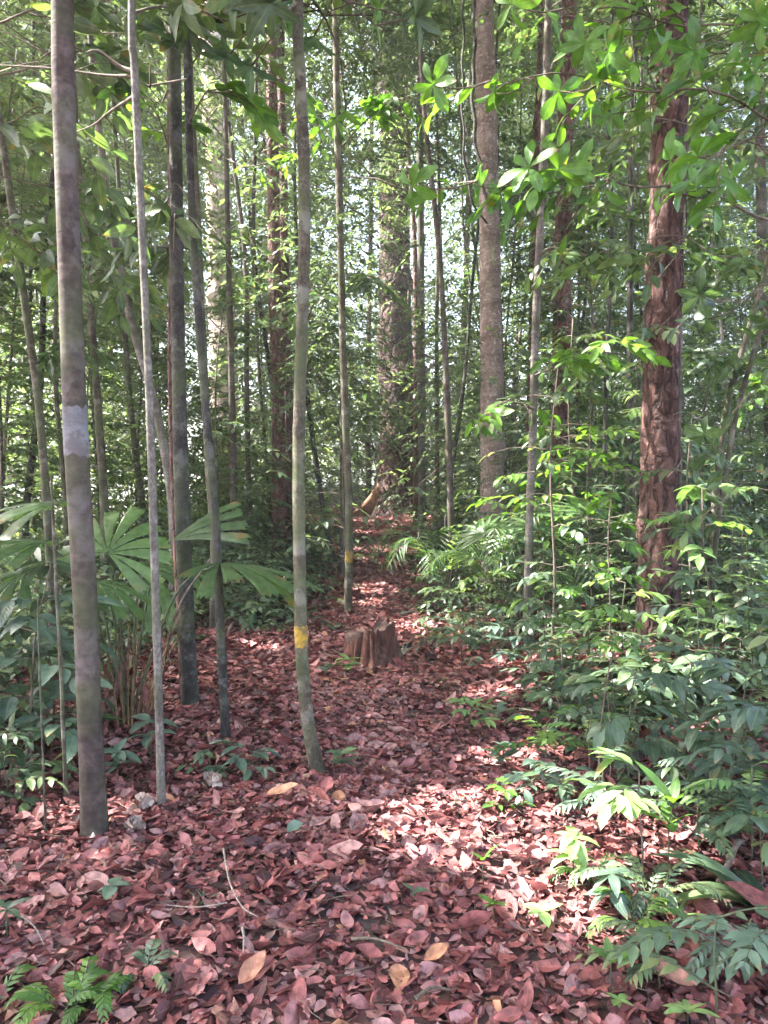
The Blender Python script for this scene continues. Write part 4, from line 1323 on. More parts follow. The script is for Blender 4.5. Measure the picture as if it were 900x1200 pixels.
for (lb, px, py, kd, h, n, L, K, sl, mt) in [
        ('ferny cool-green plant behind the sunlit pale sapling', 706, 978, 'pinnate', .30, 6, .075, 9, .30, M_BLUE),
        ('fern growing between the bluish whorled seedling and the grass tuft', 762, 1062, 'fern', .1, 8, .05, 13, .24, M_UND),
        ('feathery-leaved plant directly behind the bent root', 818, 1012, 'pinnate', .28, 6, .07, 10, .30, M_UND),
        ('fern squeezed between the two plants of paired leaflets', 866, 1140, 'fern', .1, 8, .05, 13, .25, M_BLUE),
        ('cool green plant with narrow leaflets above the bent root', 856, 985, 'pinnate', .34, 7, .08, 10, .34, M_BLUE),
        ('low leafy plant just in front of the dark strap-leaved tuft', 806, 968, 'bush', .26, 8, .09, 7, .24, M_UND),
        ('little fern beside the sunlit whorled seedling', 700, 1040, 'fern', .08, 7, .04, 12, .18, M_PALE),
        ('dark leafy plant touching the right edge above the large curled leaf', 892, 1045, 'bush', .30, 8, .11, 7, .28, M_UND),
        ('paired-leaflet seedling between the upright seedling and the corner plant', 772, 1160, 'pinnate', .16, 4, .06, 7, .2, M_UND),
        ('low green plant at the litter edge behind the bright patch', 655, 948, 'bush', .2, 7, .085, 6, .2, M_UND),
        ('ferny plant beneath the arched-stem sapling', 748, 925, 'pinnate', .3, 7, .075, 10, .32, M_UND),
        ('small leafy plant just right of the rounded-leaf cluster', 626, 938, 'spray', .2, 6, .09, 6, .2, M_BLUE),
        ('lacy fern in the sun at the left of the grass tuft', 742, 1098, 'fern', .1, 7, .045, 13, .2, M_BRIGHT),
        ('pale ferny plant at the right edge over the broad strap leaves', 880, 1010, 'pinnate', .4, 6, .085, 9, .34, M_PALE)]:
    if kd in ('bush', 'spray'):
        plant('leafy_plant', lb, 'plant', px, py, kd, h, n=n, L=L, R=.42, slen=sl, K=K, mat=mt, droop=.7)
    else:
        plant('fern' if kd == 'fern' else 'ferny_plant', lb, 'fern' if kd == 'fern' else 'plant', px, py, kd, h, n=n, L=L, R=.32, slen=sl, K=K, mat=mt, droop=.4)

# --- shrubs of the right bank
RB = [
    ('leafy_shrub', 'pale-leaved shrub climbing up the foot of the speckled trunk', 566, 745, 'spray', 1.15, 9, .12, .45, M_PALE),
    ('leafy_shrub', 'grey-green bushy shrub directly right of the path edge', 540, 790, 'bush', .5, 9, .11, .3, M_UND),
    ('leafy_shrub', 'low dark shrub in front of the dark feathery palm', 600, 800, 'bush', .55, 9, .12, .35, M_BLUE),
    ('leafy_shrub', 'broad low shrub with light upper leaves beneath the whitish tree', 640, 800, 'spray', .75, 9, .13, .45, M_UND),
    ('ferny_shrub', 'yellowish-green ferny shrub in the middle of the right bank', 690, 800, 'pinnate', .7, 8, .13, .5, M_BRIGHT),
    ('leafy_shrub', 'shrub with pale sunlit sprays left of the flaky red trunk', 728, 800, 'spray', .8, 9, .13, .5, M_PALE),
    ('leafy_shrub', 'dark glossy shrub in front of the flaky red trunk', 770, 835, 'bush', .28, 8, .14, .4, M_UND),
    ('leafy_shrub', 'grey-green shrub with drooping leaves right of flaky red trunk', 822, 815, 'spray', .65, 9, .15, .5, M_BLUE),
    ('leafy_shrub', 'dense dark shrub at the right edge level with the flaky red trunk', 880, 815, 'bush', .9, 10, .14, .45, M_UND),
    ('leafy_shrub', 'shrub with large pointed leaves in the centre of the right bank', 720, 865, 'spray', .6, 8, .14, .42, M_UND),
    ('leafy_shrub', 'bushy low shrub with pale undersides near the path curve', 650, 850, 'bush', .4, 8, .12, .3, M_UND),
    ('ferny_shrub', 'small ferny plant with light fronds at the path edge', 640, 905, 'pinnate', .28, 6, .085, .32, M_BRIGHT),
    ('ferny_shrub', 'yellowish ferny seedling beside bare thin stalks', 690, 905, 'pinnate', .32, 6, .09, .3, M_PALE),
    ('leafy_sapling', 'knee-high sapling with a pale leaf drooping from an arched stem', 735, 925, 'spray', .62, 6, .14, .4, M_UND),
    ('leafy_shrub', 'round-leaved shrub on the right above the strap-leaved tuft', 800, 900, 'bush', .6, 8, .12, .38, M_BLUE),
    ('leafy_shrub', 'glossy broad-leaved shrub at the right edge above the corner plants', 870, 930, 'spray', .6, 9, .15, .42, M_UND),
    ('leafy_shrub', 'dark leafy shrub spilling in at the right edge beside bent root', 905, 985, 'bush', .55, 9, .14, .4, M_BLUE),
    ('leafy_sapling', 'sapling with broad round leaves against the right edge shade', 860, 770, 'spray', 1.2, 9, .16, .5, M_UND),
    ('leafy_sapling', 'tall leafy sapling in front of the leaf-wrapped red trunk', 690, 745, 'spray', 2.3, 16, .17, .75, M_BRIGHT),
    ('leafy_sapling', 'leafy sapling pressed to the left side of the flaky red trunk', 742, 735, 'spray', 2.7, 20, .17, .7, M_UND),
    ('leafy_sapling', 'slim sapling with bright side sprays left of the whitish tree', 636, 745, 'spray', 2.5, 15, .16, .75, M_BRIGHT),
    ('leafy_sapling', 'shady sapling right behind the flaky red trunk', 815, 720, 'spray', 3.2, 20, .17, .8, M_UND),
    ('leafy_sapling', 'tall sapling with long leaves at the far right edge', 895, 735, 'spray', 3.4, 12, .16, .7, M_FOL),
    ('leafy_sapling', 'feather-light sapling between speckled trunk and whitish tree', 598, 700, 'spray', 2.6, 16, .15, .7, M_UND),
    ('leafy_shrub', 'low green shrub at the left foot of the path beyond the stump', 345, 715, 'bush', .5, 10, .12, .45, M_UND),
    ('leafy_shrub', 'spreading green shrub under the red-brown pair of trunks', 300, 710, 'bush', .7, 12, .13, .6, M_UND),
    ('leafy_shrub', 'bluish broad-leaved shrub at the left edge in front of the palm', 30, 905, 'spray', 1.15, 13, .19, .45, M_BLUE),
    ('leafy_shrub', 'dark low shrub behind the left shrub near the palm', 62, 850, 'spray', .85, 10, .16, .4, M_BLUE),
    ('leafy_shrub', 'tangled low green plant at the left edge on the litter', 10, 945, 'bush', .38, 8, .1, .3, M_UND),
    ('leafy_sapling', 'sapling with light green tiers of leaves in front of speckled trunk foot', 560, 720, 'spray', 1.7, 13, .14, .6, M_PALE),
    ('leafy_sapling', 'arching sapling between the whitish tree and leaf-wrapped red trunk', 645, 770, 'spray', 2.9, 20, .16, .7, M_UND),
    ('leafy_sapling', 'head-high sapling with pale fresh leaves just left of flaky red trunk', 712, 770, 'spray', 1.7, 13, .15, .45, M_BRIGHT),
    ('leafy_sapling', 'broad-leaved sapling right beside flaky red trunk at its right', 806, 765, 'spray', 2.2, 15, .18, .6, M_UND),
    ('leafy_sapling', 'pale-leaved sapling before the bent grey sapling', 835, 790, 'spray', 1.5, 12, .17, .55, M_PALE),
    ('leafy_sapling', 'tall thin-leaved sapling behind the arching one right of centre', 672, 715, 'spray', 3.6, 24, .16, .8, M_FOL),
    ('leafy_sapling', 'slight sapling rising left of the tall pole-like tree', 470, 690, 'spray', 1.6, 10, .12, .4, M_UND),
    ('leafy_sapling', 'sapling with hanging dark leaves behind the marked tree', 400, 690, 'spray', 2.9, 14, .17, .8, M_UND),
]
for (nm, lb, px, py, kd, h, n, L, sl, mt) in RB:
    if kd == 'pinnate':
        plant(nm, lb, 'shrub', px, py, kd, h, n=n, L=L, R=.4, K=7, slen=sl, mat=mt, droop=.4)
    else:
        plant(nm, lb, 'sapling' if 'sapling' in nm else 'shrub', px, py, kd, h, n=n, L=L, R=.42, K=8, slen=sl, mat=mt, lean=(rng.normal(0, .06) * h, rng.normal(0, .06) * h), droop=.7, sag=.35,
              smat=M_TWIG if h > 1 else M_STEM, z0=.25 if h < 1.5 else .15)


# --- tall leafy saplings deep in the forest: one built, the others copied
def copy_tree(o):
    c = o.copy()
    COL.objects.link(c)
    for ch in o.children:
        d = ch.copy()
        COL.objects.link(d)
        d.parent = c
    return c


protos = []
rng = np.random.default_rng(109)
for v in range(4):
    h = [5.0, 7.0, 6.0, 8.5][v]
    x0, y0 = [(-2.6, 12.0), (2.6, 12.5), (-4.4, 11.5), (4.6, 12.5)][v]
    b = np.array([x0, y0, float(gz(x0, y0))])
    root = thing('forest_sapling', 'slender leafy sapling standing in the dim middle distance among the trunks', 'sapling', b, 'leafy saplings deep in the forest')
    P, t = stem_path(b, h, (rng.normal(0, .3), rng.normal(0, .3)), 24)
    sb = MB()
    add_tubes(sb, P, 0.028 * (1 - 0.75 * t), 7, 0)
    sb.build('trunk', M_GREENBARK, root, loc=b)
    mb = MB()
    n = 70
    tt = rng.uniform(0.16, 1, n)
    P0 = np.stack([np.interp(tt, t, P[:, i]) for i in range(3)], -1)
    ln = rng.uniform(.5, 1.2, n) * (1.3 - 0.8 * tt)
    D = unit_h(n) + np.array([0, 0, 0.3])
    sprays(mb, P0, D, ln, 12, .13, .4, T_MID, sag=.3, tilt=.3, twig=.006, rnd0=rng.random(n) * .8)
    # side twigs
    P1 = P0 + nrm(D) * (ln * rng.uniform(.4, .8, n))[:, None] - np.array([0, 0, .05])
    sprays(mb, P1, nrm(D) + unit_h(n) * 0.8, ln * .6, 9, .13, .4, T_MID, sag=.3, tilt=.3, twig=.004, rnd0=rng.random(n) * .8)
    mb.build('crown', [M_FOL, M_TWIG], root, loc=b)
    protos.append(root)
cnt = 0
while cnt < 44:
    y = rng.uniform(9.5, 22)
    x = rng.uniform(-0.6, 0.6) * y
    if abs(x + 0.1) < 1.5 + 0.02 * y or (-.25 < x / y < -.16) or (-.16 <= x / y < -.11 and y < 14.5) or (.2 < x / y < .25 and y < 12.6):
        continue
    o = copy_tree(protos[cnt % 4])
    o.location = (x, y, float(gz(x, y)))
    o.rotation_euler = (0, 0, rng.uniform(0, 6.28))
    s = rng.uniform(.65, 1.25)
    o.scale = (s, s, s * rng.uniform(.9, 1.1))
    cnt += 1


# ------------------------------------------------------------------ fan palm at the left
def fan_palm():
    b = ground(150, 845)
    root = thing('fan_palm', 'fan palm with broad pleated fronds spread at the left', 'palm', b)

    def frond(px, py, Y, radius, nrm_dir, mid, span, nseg, foot=(0, 0), rnd=.5, dr=.25):
        radius *= .96
        hub = at(px, py, Y)
        mb = MB()
        f = b + np.array([foot[0], foot[1], 0])
        ctrl = [f, f * .45 + hub * .55 + np.array([0, 0, .28]), hub]
        P, t = smooth_path(ctrl, 16)
        add_tubes(mb, P, 0.010 * (1 - .45 * t), 6, 1)
        Nn = nrm(np.array(nrm_dir, float))
        m = np.array(mid, float)
        m = nrm(m - Nn * (m @ Nn))
        s = np.cross(Nn, m)
        for i in range(nseg):
            a0 = -span / 2 + span * i / nseg
            a1 = a0 + span / nseg * rng.uniform(.68, .9)
            am = (a0 + a1) / 2
            nu, nv = 8, 6
            u = np.linspace(0.03, 1, nu + 1)
            ln = radius * (0.72 + 0.28 * math.cos(am * 0.8)) * rng.uniform(.9, 1.05)
            sag_ = rng.uniform(0, .16) + (.3 if rng.random() < .15 else 0)
            V, uv = [], []
            for ui in u:
                for k in range(nv + 1):
                    fk = k / nv
                    # blunt, toothed ends: sides part from their neighbours beyond two thirds
                    shrink = 1 - 0.22 * max(0, ui - .6) / .4
                    a = am + (a0 + (a1 - a0) * fk - am) * shrink
                    rr_ = ln * ui * (1 - 0.05 * (k % 2) * ui)
                    drop = -dr * radius * ui ** 2.2 * (1 + .35 * math.sin(i * 2.3)) + (0.016 * ui * (1 if k % 2 else -1)) * radius
                    V.append(hub + (m * math.cos(a) + s * math.sin(a)) * rr_ + Nn * drop + np.array([0, 0, -(.04 + sag_) * radius * ui ** 2.5]))
                    uv.append((ui, fk * 2 - 1))
            ii = np.arange(nu)[:, None] * (nv + 1) + np.arange(nv)[None]
            q = np.stack([ii, ii + nv + 1, ii + nv + 2, ii + 1], -1).reshape(-1, 4)
            mb.add(np.array(V), q, None, 0, np.clip(rnd + rng.normal(0, .08), 0, 1), np.array(uv))
        mb.build('frond', [M_PALM, M_STEM], root, loc=b)

    frond(126, 648, 5.0, .46, (0.1, -0.75, 0.5), (0.25, 0.3, 1), 4.4, 11, rnd=.8, dr=.12)
    frond(200, 634, 5.3, .62, (-0.35, -.55, .7), (1, 0.05, .42), 1.1, 4, rnd=.3, dr=.08)
    frond(258, 660, 4.9, .66, (0.03, 0.03, 1), (1, -.2, .04), 3.6, 11, rnd=.5, dr=.05)
    frond(52, 636, 4.9, .52, (0.1, -.08, 1), (-1, -.2, .1), 3.2, 9, rnd=.55, dr=.06)
    frond(70, 590, 5.9, .68, (0, -.16, 1), (-1, 0.2, .1), 3.2, 9, rnd=.35, dr=.1)
    frond(112, 680, 4.7, .36, (.25, -.22, 1), (.8, -.4, -.2), 2.9, 8, rnd=.45, dr=.15)
    frond(28, 672, 5.2, .45, (0, -.2, 1), (-.6, -.4, -.1), 3.2, 9, rnd=.4, dr=.15)
    frond(170, 665, 6.1, .55, (0, -.35, 1), (.5, .3, .25), 4.0, 10, rnd=.4, dr=.25)
    # withered stalks round the base
    sb = MB()
    n = 24
    a = rng.uniform(0, 6.28, n)
    h = rng.uniform(.3, .95, n)
    t = np.linspace(0, 1, 7)
    f = b[None] + np.c_[np.cos(a), np.sin(a), np.zeros(n)] * rng.uniform(.03, .22, n)[:, None]
    tip = f + np.c_[np.cos(a) * .28 * h, np.sin(a) * .28 * h, h]
    pts = f[:, None] * (1 - t)[None, :, None] + tip[:, None] * t[None, :, None] + (np.c_[np.cos(a), np.sin(a), np.zeros(n)] * .06)[:, None] * (t ** 3)[None, :, None]
    add_tubes(sb, pts, 0.007 * (1 - .6 * t)[None] * np.ones((n, 1)), 4, 0)
    mdead = bark_mat('withered_stalk', (.10, .06, .03), (.26, .17, .09), bump=.3)
    sb.build('stalks', mdead, root, loc=b)
    db = MB()
    n = 26
    D = unit_h(n) + np.array([0, 0, -.2])
    add_leaves(db, b + np.c_[rng.normal(0, .05, n), rng.normal(0, .05, n), rng.uniform(.12, .5, n)], D, np.array([0, 0, 1.0]) + jit(n, .3), rng.uniform(.18, .42, n), .16, T_STRAP, .5, 1.7, 0, rng.uniform(.05, .5, n))
    db.build('dead_leaves', [M_LIT], root, loc=b)


rng = np.random.default_rng(105)
fan_palm()

# fan palms glimpsed under the red trunks at the right
def small_fan(label, px, py, Y, h, r, face):
    p = at(px, py, Y)
    b = np.array([p[0] + .1, p[1] + .15, float(gz(p[0] + .1, p[1] + .15))])
    root = thing('fan_palm', label, 'palm', b)
    mb = MB()
    for i in range(4):
        a = i * 1.6 + .5
        hub = p + (np.array([math.cos(a), math.sin(a), .1 * i]) * .4 if i else 0)
        P, t = smooth_path([b, (b + hub) / 2 + np.array([0, 0, .25]), hub], 10)
        add_tubes(mb, P, .008 * (1 - .4 * t), 5, 1)
        Nn = nrm(np.array(face if i == 0 else (math.cos(a) * .4, -.6, .8), float))
        m = nrm(np.cross(np.array([1.0, 0, 0]), Nn)) * (-1)
        s = np.cross(Nn, m)
        n = 13
        aa = np.linspace(-1.9, 1.9, n)
        D = m[None] * np.cos(aa)[:, None] + s[None] * np.sin(aa)[:, None]
        add_leaves(mb, np.repeat(hub[None], n, 0), D, np.repeat(Nn[None], n, 0), r * rng.uniform(.85, 1.05, n), .13, T_STRAP, .5, .35, 0, np.clip(.5 + rng.normal(0, .12, n), 0, 1))
    mb.build('fronds', [M_PALM, M_STEM], root, loc=b)


small_fan('small fan palm with a slatted frond before the leaf-wrapped red trunk', 655, 612, 9.5, 1.2, .42, (0.2, -.7, .7))
small_fan('small pale fan palm low beside the whitish leaning tree', 600, 632, 9.0, 1.0, .42, (-.3, -.6, .8))
small_fan('dark small fan palm behind the thin whitish tree', 640, 575, 11.5, 1.6, .5, (0, -.9, .3))


# ------------------------------------------------------------------ leafy boughs in the upper part of the picture
def overhang(label, name, foot, Htrunk, r0, boughs, mat, style, L, R=.36, nl=8, T=None, bark=None, droop=.8):
    """a young tree just beside the picture whose boughs reach into it"""
    b = np.array([foot[0], foot[1], float(gz(*foot))])
    root = thing(name, label, 'tree', b)
    W = np.array([[b[0], b[1], b[2] - .03], [b[0] + .03, b[1] + .03, b[2] + Htrunk * .5], [b[0], b[1], b[2] + Htrunk]])
    P, t = smooth_path(W, 40)
    trunk_mesh(P, t, r0 * (1 - .6 * t), 12, None, .05).build('trunk', bark or M_GREENBARK, root, loc=b)
    for bi, (z, path, twigs, nw) in enumerate(boughs):
        mb = MB()
        a = np.array([np.interp(z, P[:, 2], P[:, i]) for i in range(3)])
        Q, tq = smooth_path(np.vstack([a, np.array(path)]), 22)
        add_tubes(mb, Q + np.array([0, 0, .03]) * np.sin(tq * 17)[:, None], .010 * (1 - .75 * tq), 6, 1)
        tw = np.sort(rng.uniform(.3, 1, twigs))
        tw[-1] = 1
        P0 = np.stack([np.interp(tw, tq, Q[:, i]) for i in range(3)], -1)
        tan = nrm(np.stack([np.interp(tw, tq, np.gradient(Q[:, i])) for i in range(3)], -1))
        sgn = np.where(np.arange(twigs) % 2, 1, -1)[:, None]
        lat = nrm(np.cross(tan, np.array([0, 0, 1.0])))
        D = nrm(tan * .7 + lat * sgn * rng.uniform(.3, 1.0, (twigs, 1)) + np.array([0, 0, 1.0]) * rng.normal(0, .22, (twigs, 1)))
        D[-1] = tan[-1]
        ln = rng.uniform(.18, .42, twigs)
        if style == 'whorl':
            tip = P0 + D * ln[:, None]
            t3 = np.linspace(0, 1, 4)
            add_tubes(mb, P0[:, None] + (D * ln[:, None])[:, None] * t3[None, :, None] + np.array([0, 0, -.03]) * np.sin(PI * t3)[None, :, None], .005 * (1 - .4 * t3)[None] * np.ones((twigs, 1)), 5, 1)
            whorls(mb, tip, D + jit(len(D), .35) + np.array([0, 0, .1]), nl, L, R, T or T_OBOV, droop=droop * 1.1, lift=.4, tilt=.3)
            sprays(mb, P0, D + jit(twigs, .3), ln * 1.1, 6, L * .9, R, T or T_OBOV, sag=.5, droop=droop * .8, twig=.004, tilt=.6)
        else:
            sprays(mb, P0, D, ln * 1.5, nw, L, R, T or T_NEAR, sag=.5, droop=.4, twig=.004, tilt=.6)
        mb.build('bough', [mat, M_TWIG], root, loc=b)
    return root


P_ = lambda px, py, Y: at(px, py, Y)
rng = np.random.default_rng(108)
# upper right: rosettes of large obovate leaves
overhang('large-leaved tree whose boughs of broad rosettes reach in at the upper right', 'large_leaved_tree', (2.75, 4.7), 5.6, .05, [
    (3.55, [P_(860, 120, 4.3), P_(745, 100, 4.2), P_(650, 92, 4.1), P_(575, 95, 4.0)], 11, 8),
    (3.0, [P_(850, 235, 4.5), P_(760, 215, 4.3), P_(680, 205, 4.2), P_(560, 212, 4.1)], 11, 8),
    (4.1, [P_(880, 40, 4.4), P_(770, 20, 4.3), P_(660, 10, 4.1)], 9, 8),
    (3.1, [P_(905, 180, 4.0), P_(880, 160, 3.8), P_(850, 170, 3.6)], 3, 8),
], M_BRIGHT, 'whorl', .155, .38, 6)
overhang('tree behind the rosette boughs with pale feathered sprays at the upper right', 'spray_leaved_tree', (3.9, 6.4), 7.5, .06, [
    (4.4, [P_(870, 170, 6.2), P_(800, 140, 6.0), P_(730, 150, 5.8), P_(690, 170, 5.8)], 10, 9),
    (3.6, [P_(870, 300, 6.0), P_(800, 280, 5.8), P_(720, 290, 5.7)], 8, 9),
    (5.0, [P_(880, 70, 6.3), P_(800, 50, 6.1), P_(700, 40, 6.0)], 10, 9),
    (5.2, [P_(930, 100, 5.6), P_(870, 60, 5.2), P_(830, 40, 5.0)], 9, 8),
], M_FOL, 'spray', .15, .40)
overhang('sapling with glossy drooping leaves entering at the right edge mid-height', 'glossy_leaved_tree', (2.75, 4.9), 4.2, .025, [
    (2.5, [P_(905, 330, 4.6), P_(880, 350, 4.5), P_(860, 350, 4.4)], 3, 6),
    (2.2, [P_(920, 400, 4.7), P_(900, 440, 4.6), P_(880, 460, 4.6)], 2, 6),
    (1.7, [P_(930, 540, 4.9), P_(890, 560, 4.8), P_(840, 590, 4.8)], 3, 6),
], M_FOL, 'whorl', .15, .4, 5)
# upper left
overhang('broad-leaved tree filling the top left corner with dark backlit leaves', 'broad_leaved_tree', (-2.9, 4.9), 6.5, .06, [
    (3.9, [P_(10, 90, 4.8), P_(60, 60, 4.8), P_(130, 70, 4.9)], 10, 8),
    (3.4, [P_(-5, 150, 4.8), P_(40, 130, 4.7), P_(90, 150, 4.7)], 8, 8),
    (4.4, [P_(20, 20, 5.0), P_(90, 5, 5.0), P_(200, 0, 5.2)], 12, 8),
    (3.1, [P_(-5, 210, 5.3), P_(50, 215, 5.4), P_(120, 230, 5.5)], 9, 8),
    (2.9, [P_(-10, 260, 5.6), P_(60, 300, 5.8), P_(140, 320, 6.0)], 9, 8),
], M_FOL, 'spray', .19, .42)


def tree_bough(key, py, path, twigs, mat, L, R=.4, style='spray', T=None, K=7, thick=.011, twmat=None, droop=.7, nl=6):
    t = TREES[key]
    P = t['P']
    z = at(450, py, t['Y'])[2]
    a = np.array([np.interp(z, P[:, 2], P[:, i]) for i in range(3)])
    mb = MB()
    Q, tq = smooth_path(np.vstack([a, np.array(path)]), 18)
    add_tubes(mb, Q, thick * (1 - .7 * tq), 6, 1)
    if twigs:
        tw = np.sort(rng.uniform(.35, 1, twigs))
        tw[-1] = 1
        P0 = np.stack([np.interp(tw, tq, Q[:, i]) for i in range(3)], -1)
        tan = nrm(np.stack([np.interp(tw, tq, np.gradient(Q[:, i])) for i in range(3)], -1))
        D = nrm(tan * .6 + unit_h(twigs) * .8 + np.array([0, 0, .1]))
        if style == 'spray':
            sprays(mb, P0, D, rng.uniform(.2, .5, twigs), K, L, R, T or T_NEAR, sag=.5, droop=.4, twig=.004, tilt=.6)
        else:
            ln = rng.uniform(.15, .35, twigs)
            tip = P0 + D * ln[:, None]
            t3 = np.linspace(0, 1, 3)
            add_tubes(mb, P0[:, None] + (D * ln[:, None])[:, None] * t3[None, :, None], .005 * np.ones((twigs, 3)), 5, 1)
            whorls(mb, tip, D - np.array([0, 0, .25]), nl, L, R, T or T_NEAR, droop=droop * .6, lift=.55)
    mb.build('bough', [mat, twmat or M_TWIG], t['root'], loc=t['loc'])


tree_bough('T2', 85, [P_(140, 78, 3.9), P_(115, 60, 3.8), P_(100, 62, 3.7)], 0, M_FOL, .1, thick=.012, twmat=M_PALETWIG)
tree_bough('T2', 90, [P_(120, 88, 4.0), P_(60, 80, 4.1), P_(-10, 76, 4.2)], 6, M_BRIGHT, .16, thick=.008, twmat=M_TWIG)
tree_bough('T2', 112, [P_(130, 130, 4.1), P_(110, 146, 4.2), P_(88, 155, 4.3)], 2, M_FOL, .14, thick=.009, twmat=M_PALETWIG)
tree_bough('T2', 15, [P_(185, 8, 4.2), P_(230, 10, 4.4), P_(265, 2, 4.6)], 8, M_FOL, .17, thick=.008)
tree_bough('T2', 95, [P_(172, 100, 4.0), P_(185, 115, 4.1), P_(190, 120, 4.1)], 3, M_BRIGHT, .13, style='whorl', thick=.005)
tree_bough('T4', 90, [P_(235, 60, 4.9), P_(245, 40, 4.8)], 4, M_FOL, .17, thick=.007)
tree_bough('T4', 150, [P_(240, 110, 4.7), P_(252, 105, 4.6), P_(268, 100, 4.6)], 5, M_BRIGHT, .16, thick=.007)
tree_bough('T4', 240, [P_(205, 215, 4.9), P_(200, 240, 4.8), P_(205, 250, 4.8)], 5, M_FOL, .17, thick=.007)
tree_bough('T3', 200, [P_(190, 150, 5.6), P_(180, 120, 5.4)], 5, M_BRIGHT, .15, thick=.009)
# rosettes hanging over the top middle from the marked tree
tree_bough('T6', 22, [P_(330, 8, 4.3), P_(300, 12, 4.2), P_(265, 25, 4.2)], 5, M_FOL, .20, .32, style='whorl', nl=7, droop=.9)
tree_bough('T6', 5, [P_(335, 15, 4.2), P_(325, 35, 4.1), P_(318, 45, 4.1)], 3, M_FOL, .20, .30, style='whorl', nl=7, droop=1.1)
tree_bough('T6', 0, [P_(380, -10, 4.5), P_(410, 5, 4.5), P_(440, 30, 4.6)], 6, M_FOL, .19, .32, style='whorl', nl=7, droop=.9)
tree_bough('T6', -20, [P_(380, 20, 4.8), P_(395, 55, 4.8), P_(400, 75, 4.8)], 6, M_BRIGHT, .18, .32, style='whorl', nl=7, droop=.9)
tree_bough('T9', 180, [P_(420, 150, 10.6), P_(455, 120, 10.4), P_(475, 115, 10.2)], 14, M_BRIGHT, .2, .4, thick=.012)
tree_bough('T9', 140, [P_(385, 120, 10.6), P_(365, 135, 10.4)], 8, M_BRIGHT, .2, .4, thick=.010)
tree_bough('T9', 330, [P_(420, 320, 10.6), P_(440, 330, 10.4)], 8, M_FOL, .18, .4, thick=.010)
tree_bough('T9b', 350, [P_(380, 345, 12), P_(360, 350, 11), P_(330, 370, 10.4)], 12, M_FOL, .2, .42, thick=.012)
tree_bough('T8b', 185, [P_(290, 195, 11.5), P_(330, 185, 11.2), P_(345, 178, 11)], 6, M_BRIGHT, .16, thick=.012, twmat=M_PALETWIG)
tree_bough('T8b', 270, [P_(280, 265, 11.5), P_(300, 290, 11.2)], 3, M_FOL, .16, thick=.012)
tree_bough('T13', 190, [P_(555, 180, 9.6), P_(548, 150, 9.3), P_(538, 148, 9.1)], 2, M_PALE, .16, thick=.010)
tree_bough('T14', 300, [P_(650, 290, 8.3), P_(690, 300, 8), P_(720, 290, 7.8)], 12, M_FOL, .17, thick=.012)
tree_bough('T14', 480, [P_(600, 470, 7.6), P_(575, 480, 7.0), P_(560, 495, 6.8)], 10, M_BRIGHT, .19, thick=.010)
tree_bough('T14', 440, [P_(650, 430, 8.0), P_(690, 410, 7.4), P_(720, 400, 7.0)], 14, M_BRIGHT, .18, thick=.010)
tree_bough('T19', 260, [P_(715, 250, 9.4), P_(700, 240, 9.0)], 12, M_FOL, .18, thick=.010)
tree_bough('T19', 330, [P_(755, 300, 9.2), P_(765, 310, 8.8)], 12, M_FOL, .18, thick=.010)
tree_bough('T19', 430, [P_(715, 420, 9.4), P_(690, 430, 9.0)], 14, M_FOL, .18, thick=.010)
tree_bough('T19', 520, [P_(750, 500, 9.3), P_(760, 520, 9.0)], 10, M_UND, .17, thick=.010)
tree_bough('T20', 300, [P_(820, 290, 10), P_(850, 300, 9.6), P_(870, 290, 9.4)], 14, M_FOL, .18, thick=.012)
tree_bough('T20', 420, [P_(820, 410, 10), P_(845, 420, 9.6)], 14, M_FOL, .18, thick=.012)
tree_bough('T18', 430, [P_(880, 440, 9.0), P_(900, 460, 8.6)], 10, M_BRIGHT, .18, thick=.010)
tree_bough('T24', 300, [P_(120, 290, 9), P_(90, 320, 8.6)], 14, M_FOL, .19, thick=.012)
tree_bough('T23', 330, [P_(130, 330, 10), P_(160, 340, 9.6)], 14, M_FOL, .19, thick=.012)
tree_bough('T23', 400, [P_(80, 400, 10), P_(50, 420, 9.6)], 14, M_FOL, .19, thick=.012)
tree_bough('T5', 250, [P_(40, 260, 6.5), P_(70, 280, 6.3)], 10, M_FOL, .18, thick=.010)
tree_bough('T3', 290, [P_(185, 290, 6.2), P_(160, 300, 6.4)], 10, M_FOL, .18, thick=.010)


# ------------------------------------------------------------------ climbers on the trunks
def climber(name, label, key, py0, py1, turns, n, L, mat, side=0.0, K=7, slen=.3, sides_front=True):
    t = TREES[key]
    P, R, Y = t['P'], t['R'], t['Y']
    z0, z1 = at(450, py0, Y)[2], at(450, py1, Y)[2]
    s = np.linspace(0, 1, 60)
    z = z0 + (z1 - z0) * s
    a = side - PI / 2 + turns * 2 * PI * s + .35 * np.sin(s * 9)
    r = np.interp(z, P[:, 2], R) * 1.06 + .012
    V = np.c_[np.interp(z, P[:, 2], P[:, 0]) + r * np.cos(a), np.interp(z, P[:, 2], P[:, 1]) + r * np.sin(a), z]
    loc = V[0]
    root = thing(name, label, 'climber', loc)
    sb = MB()
    add_tubes(sb, V, .009 * (1 - .5 * s), 6, 0)
    sb.build('stem', M_TWIG, root, loc=loc)
    mb = MB()
    ti = rng.integers(2, 60, n)
    rad = np.c_[np.cos(a[ti]), np.sin(a[ti]), np.zeros(n)]
    tang = np.c_[-np.sin(a[ti]), np.cos(a[ti]), np.zeros(n)]
    D = rad * .7 + tang * rng.normal(0, .9, (n, 1)) + np.array([0, 0, .2]) + jit(n, .15)
    sprays(mb, V[ti], D, rng.uniform(.6, 1.3, n) * slen, K, L, .45, T_NEAR, sag=.5, twig=.004, droop=.8)
    mb.build('leaves', [mat, M_TWIG], root, loc=loc)


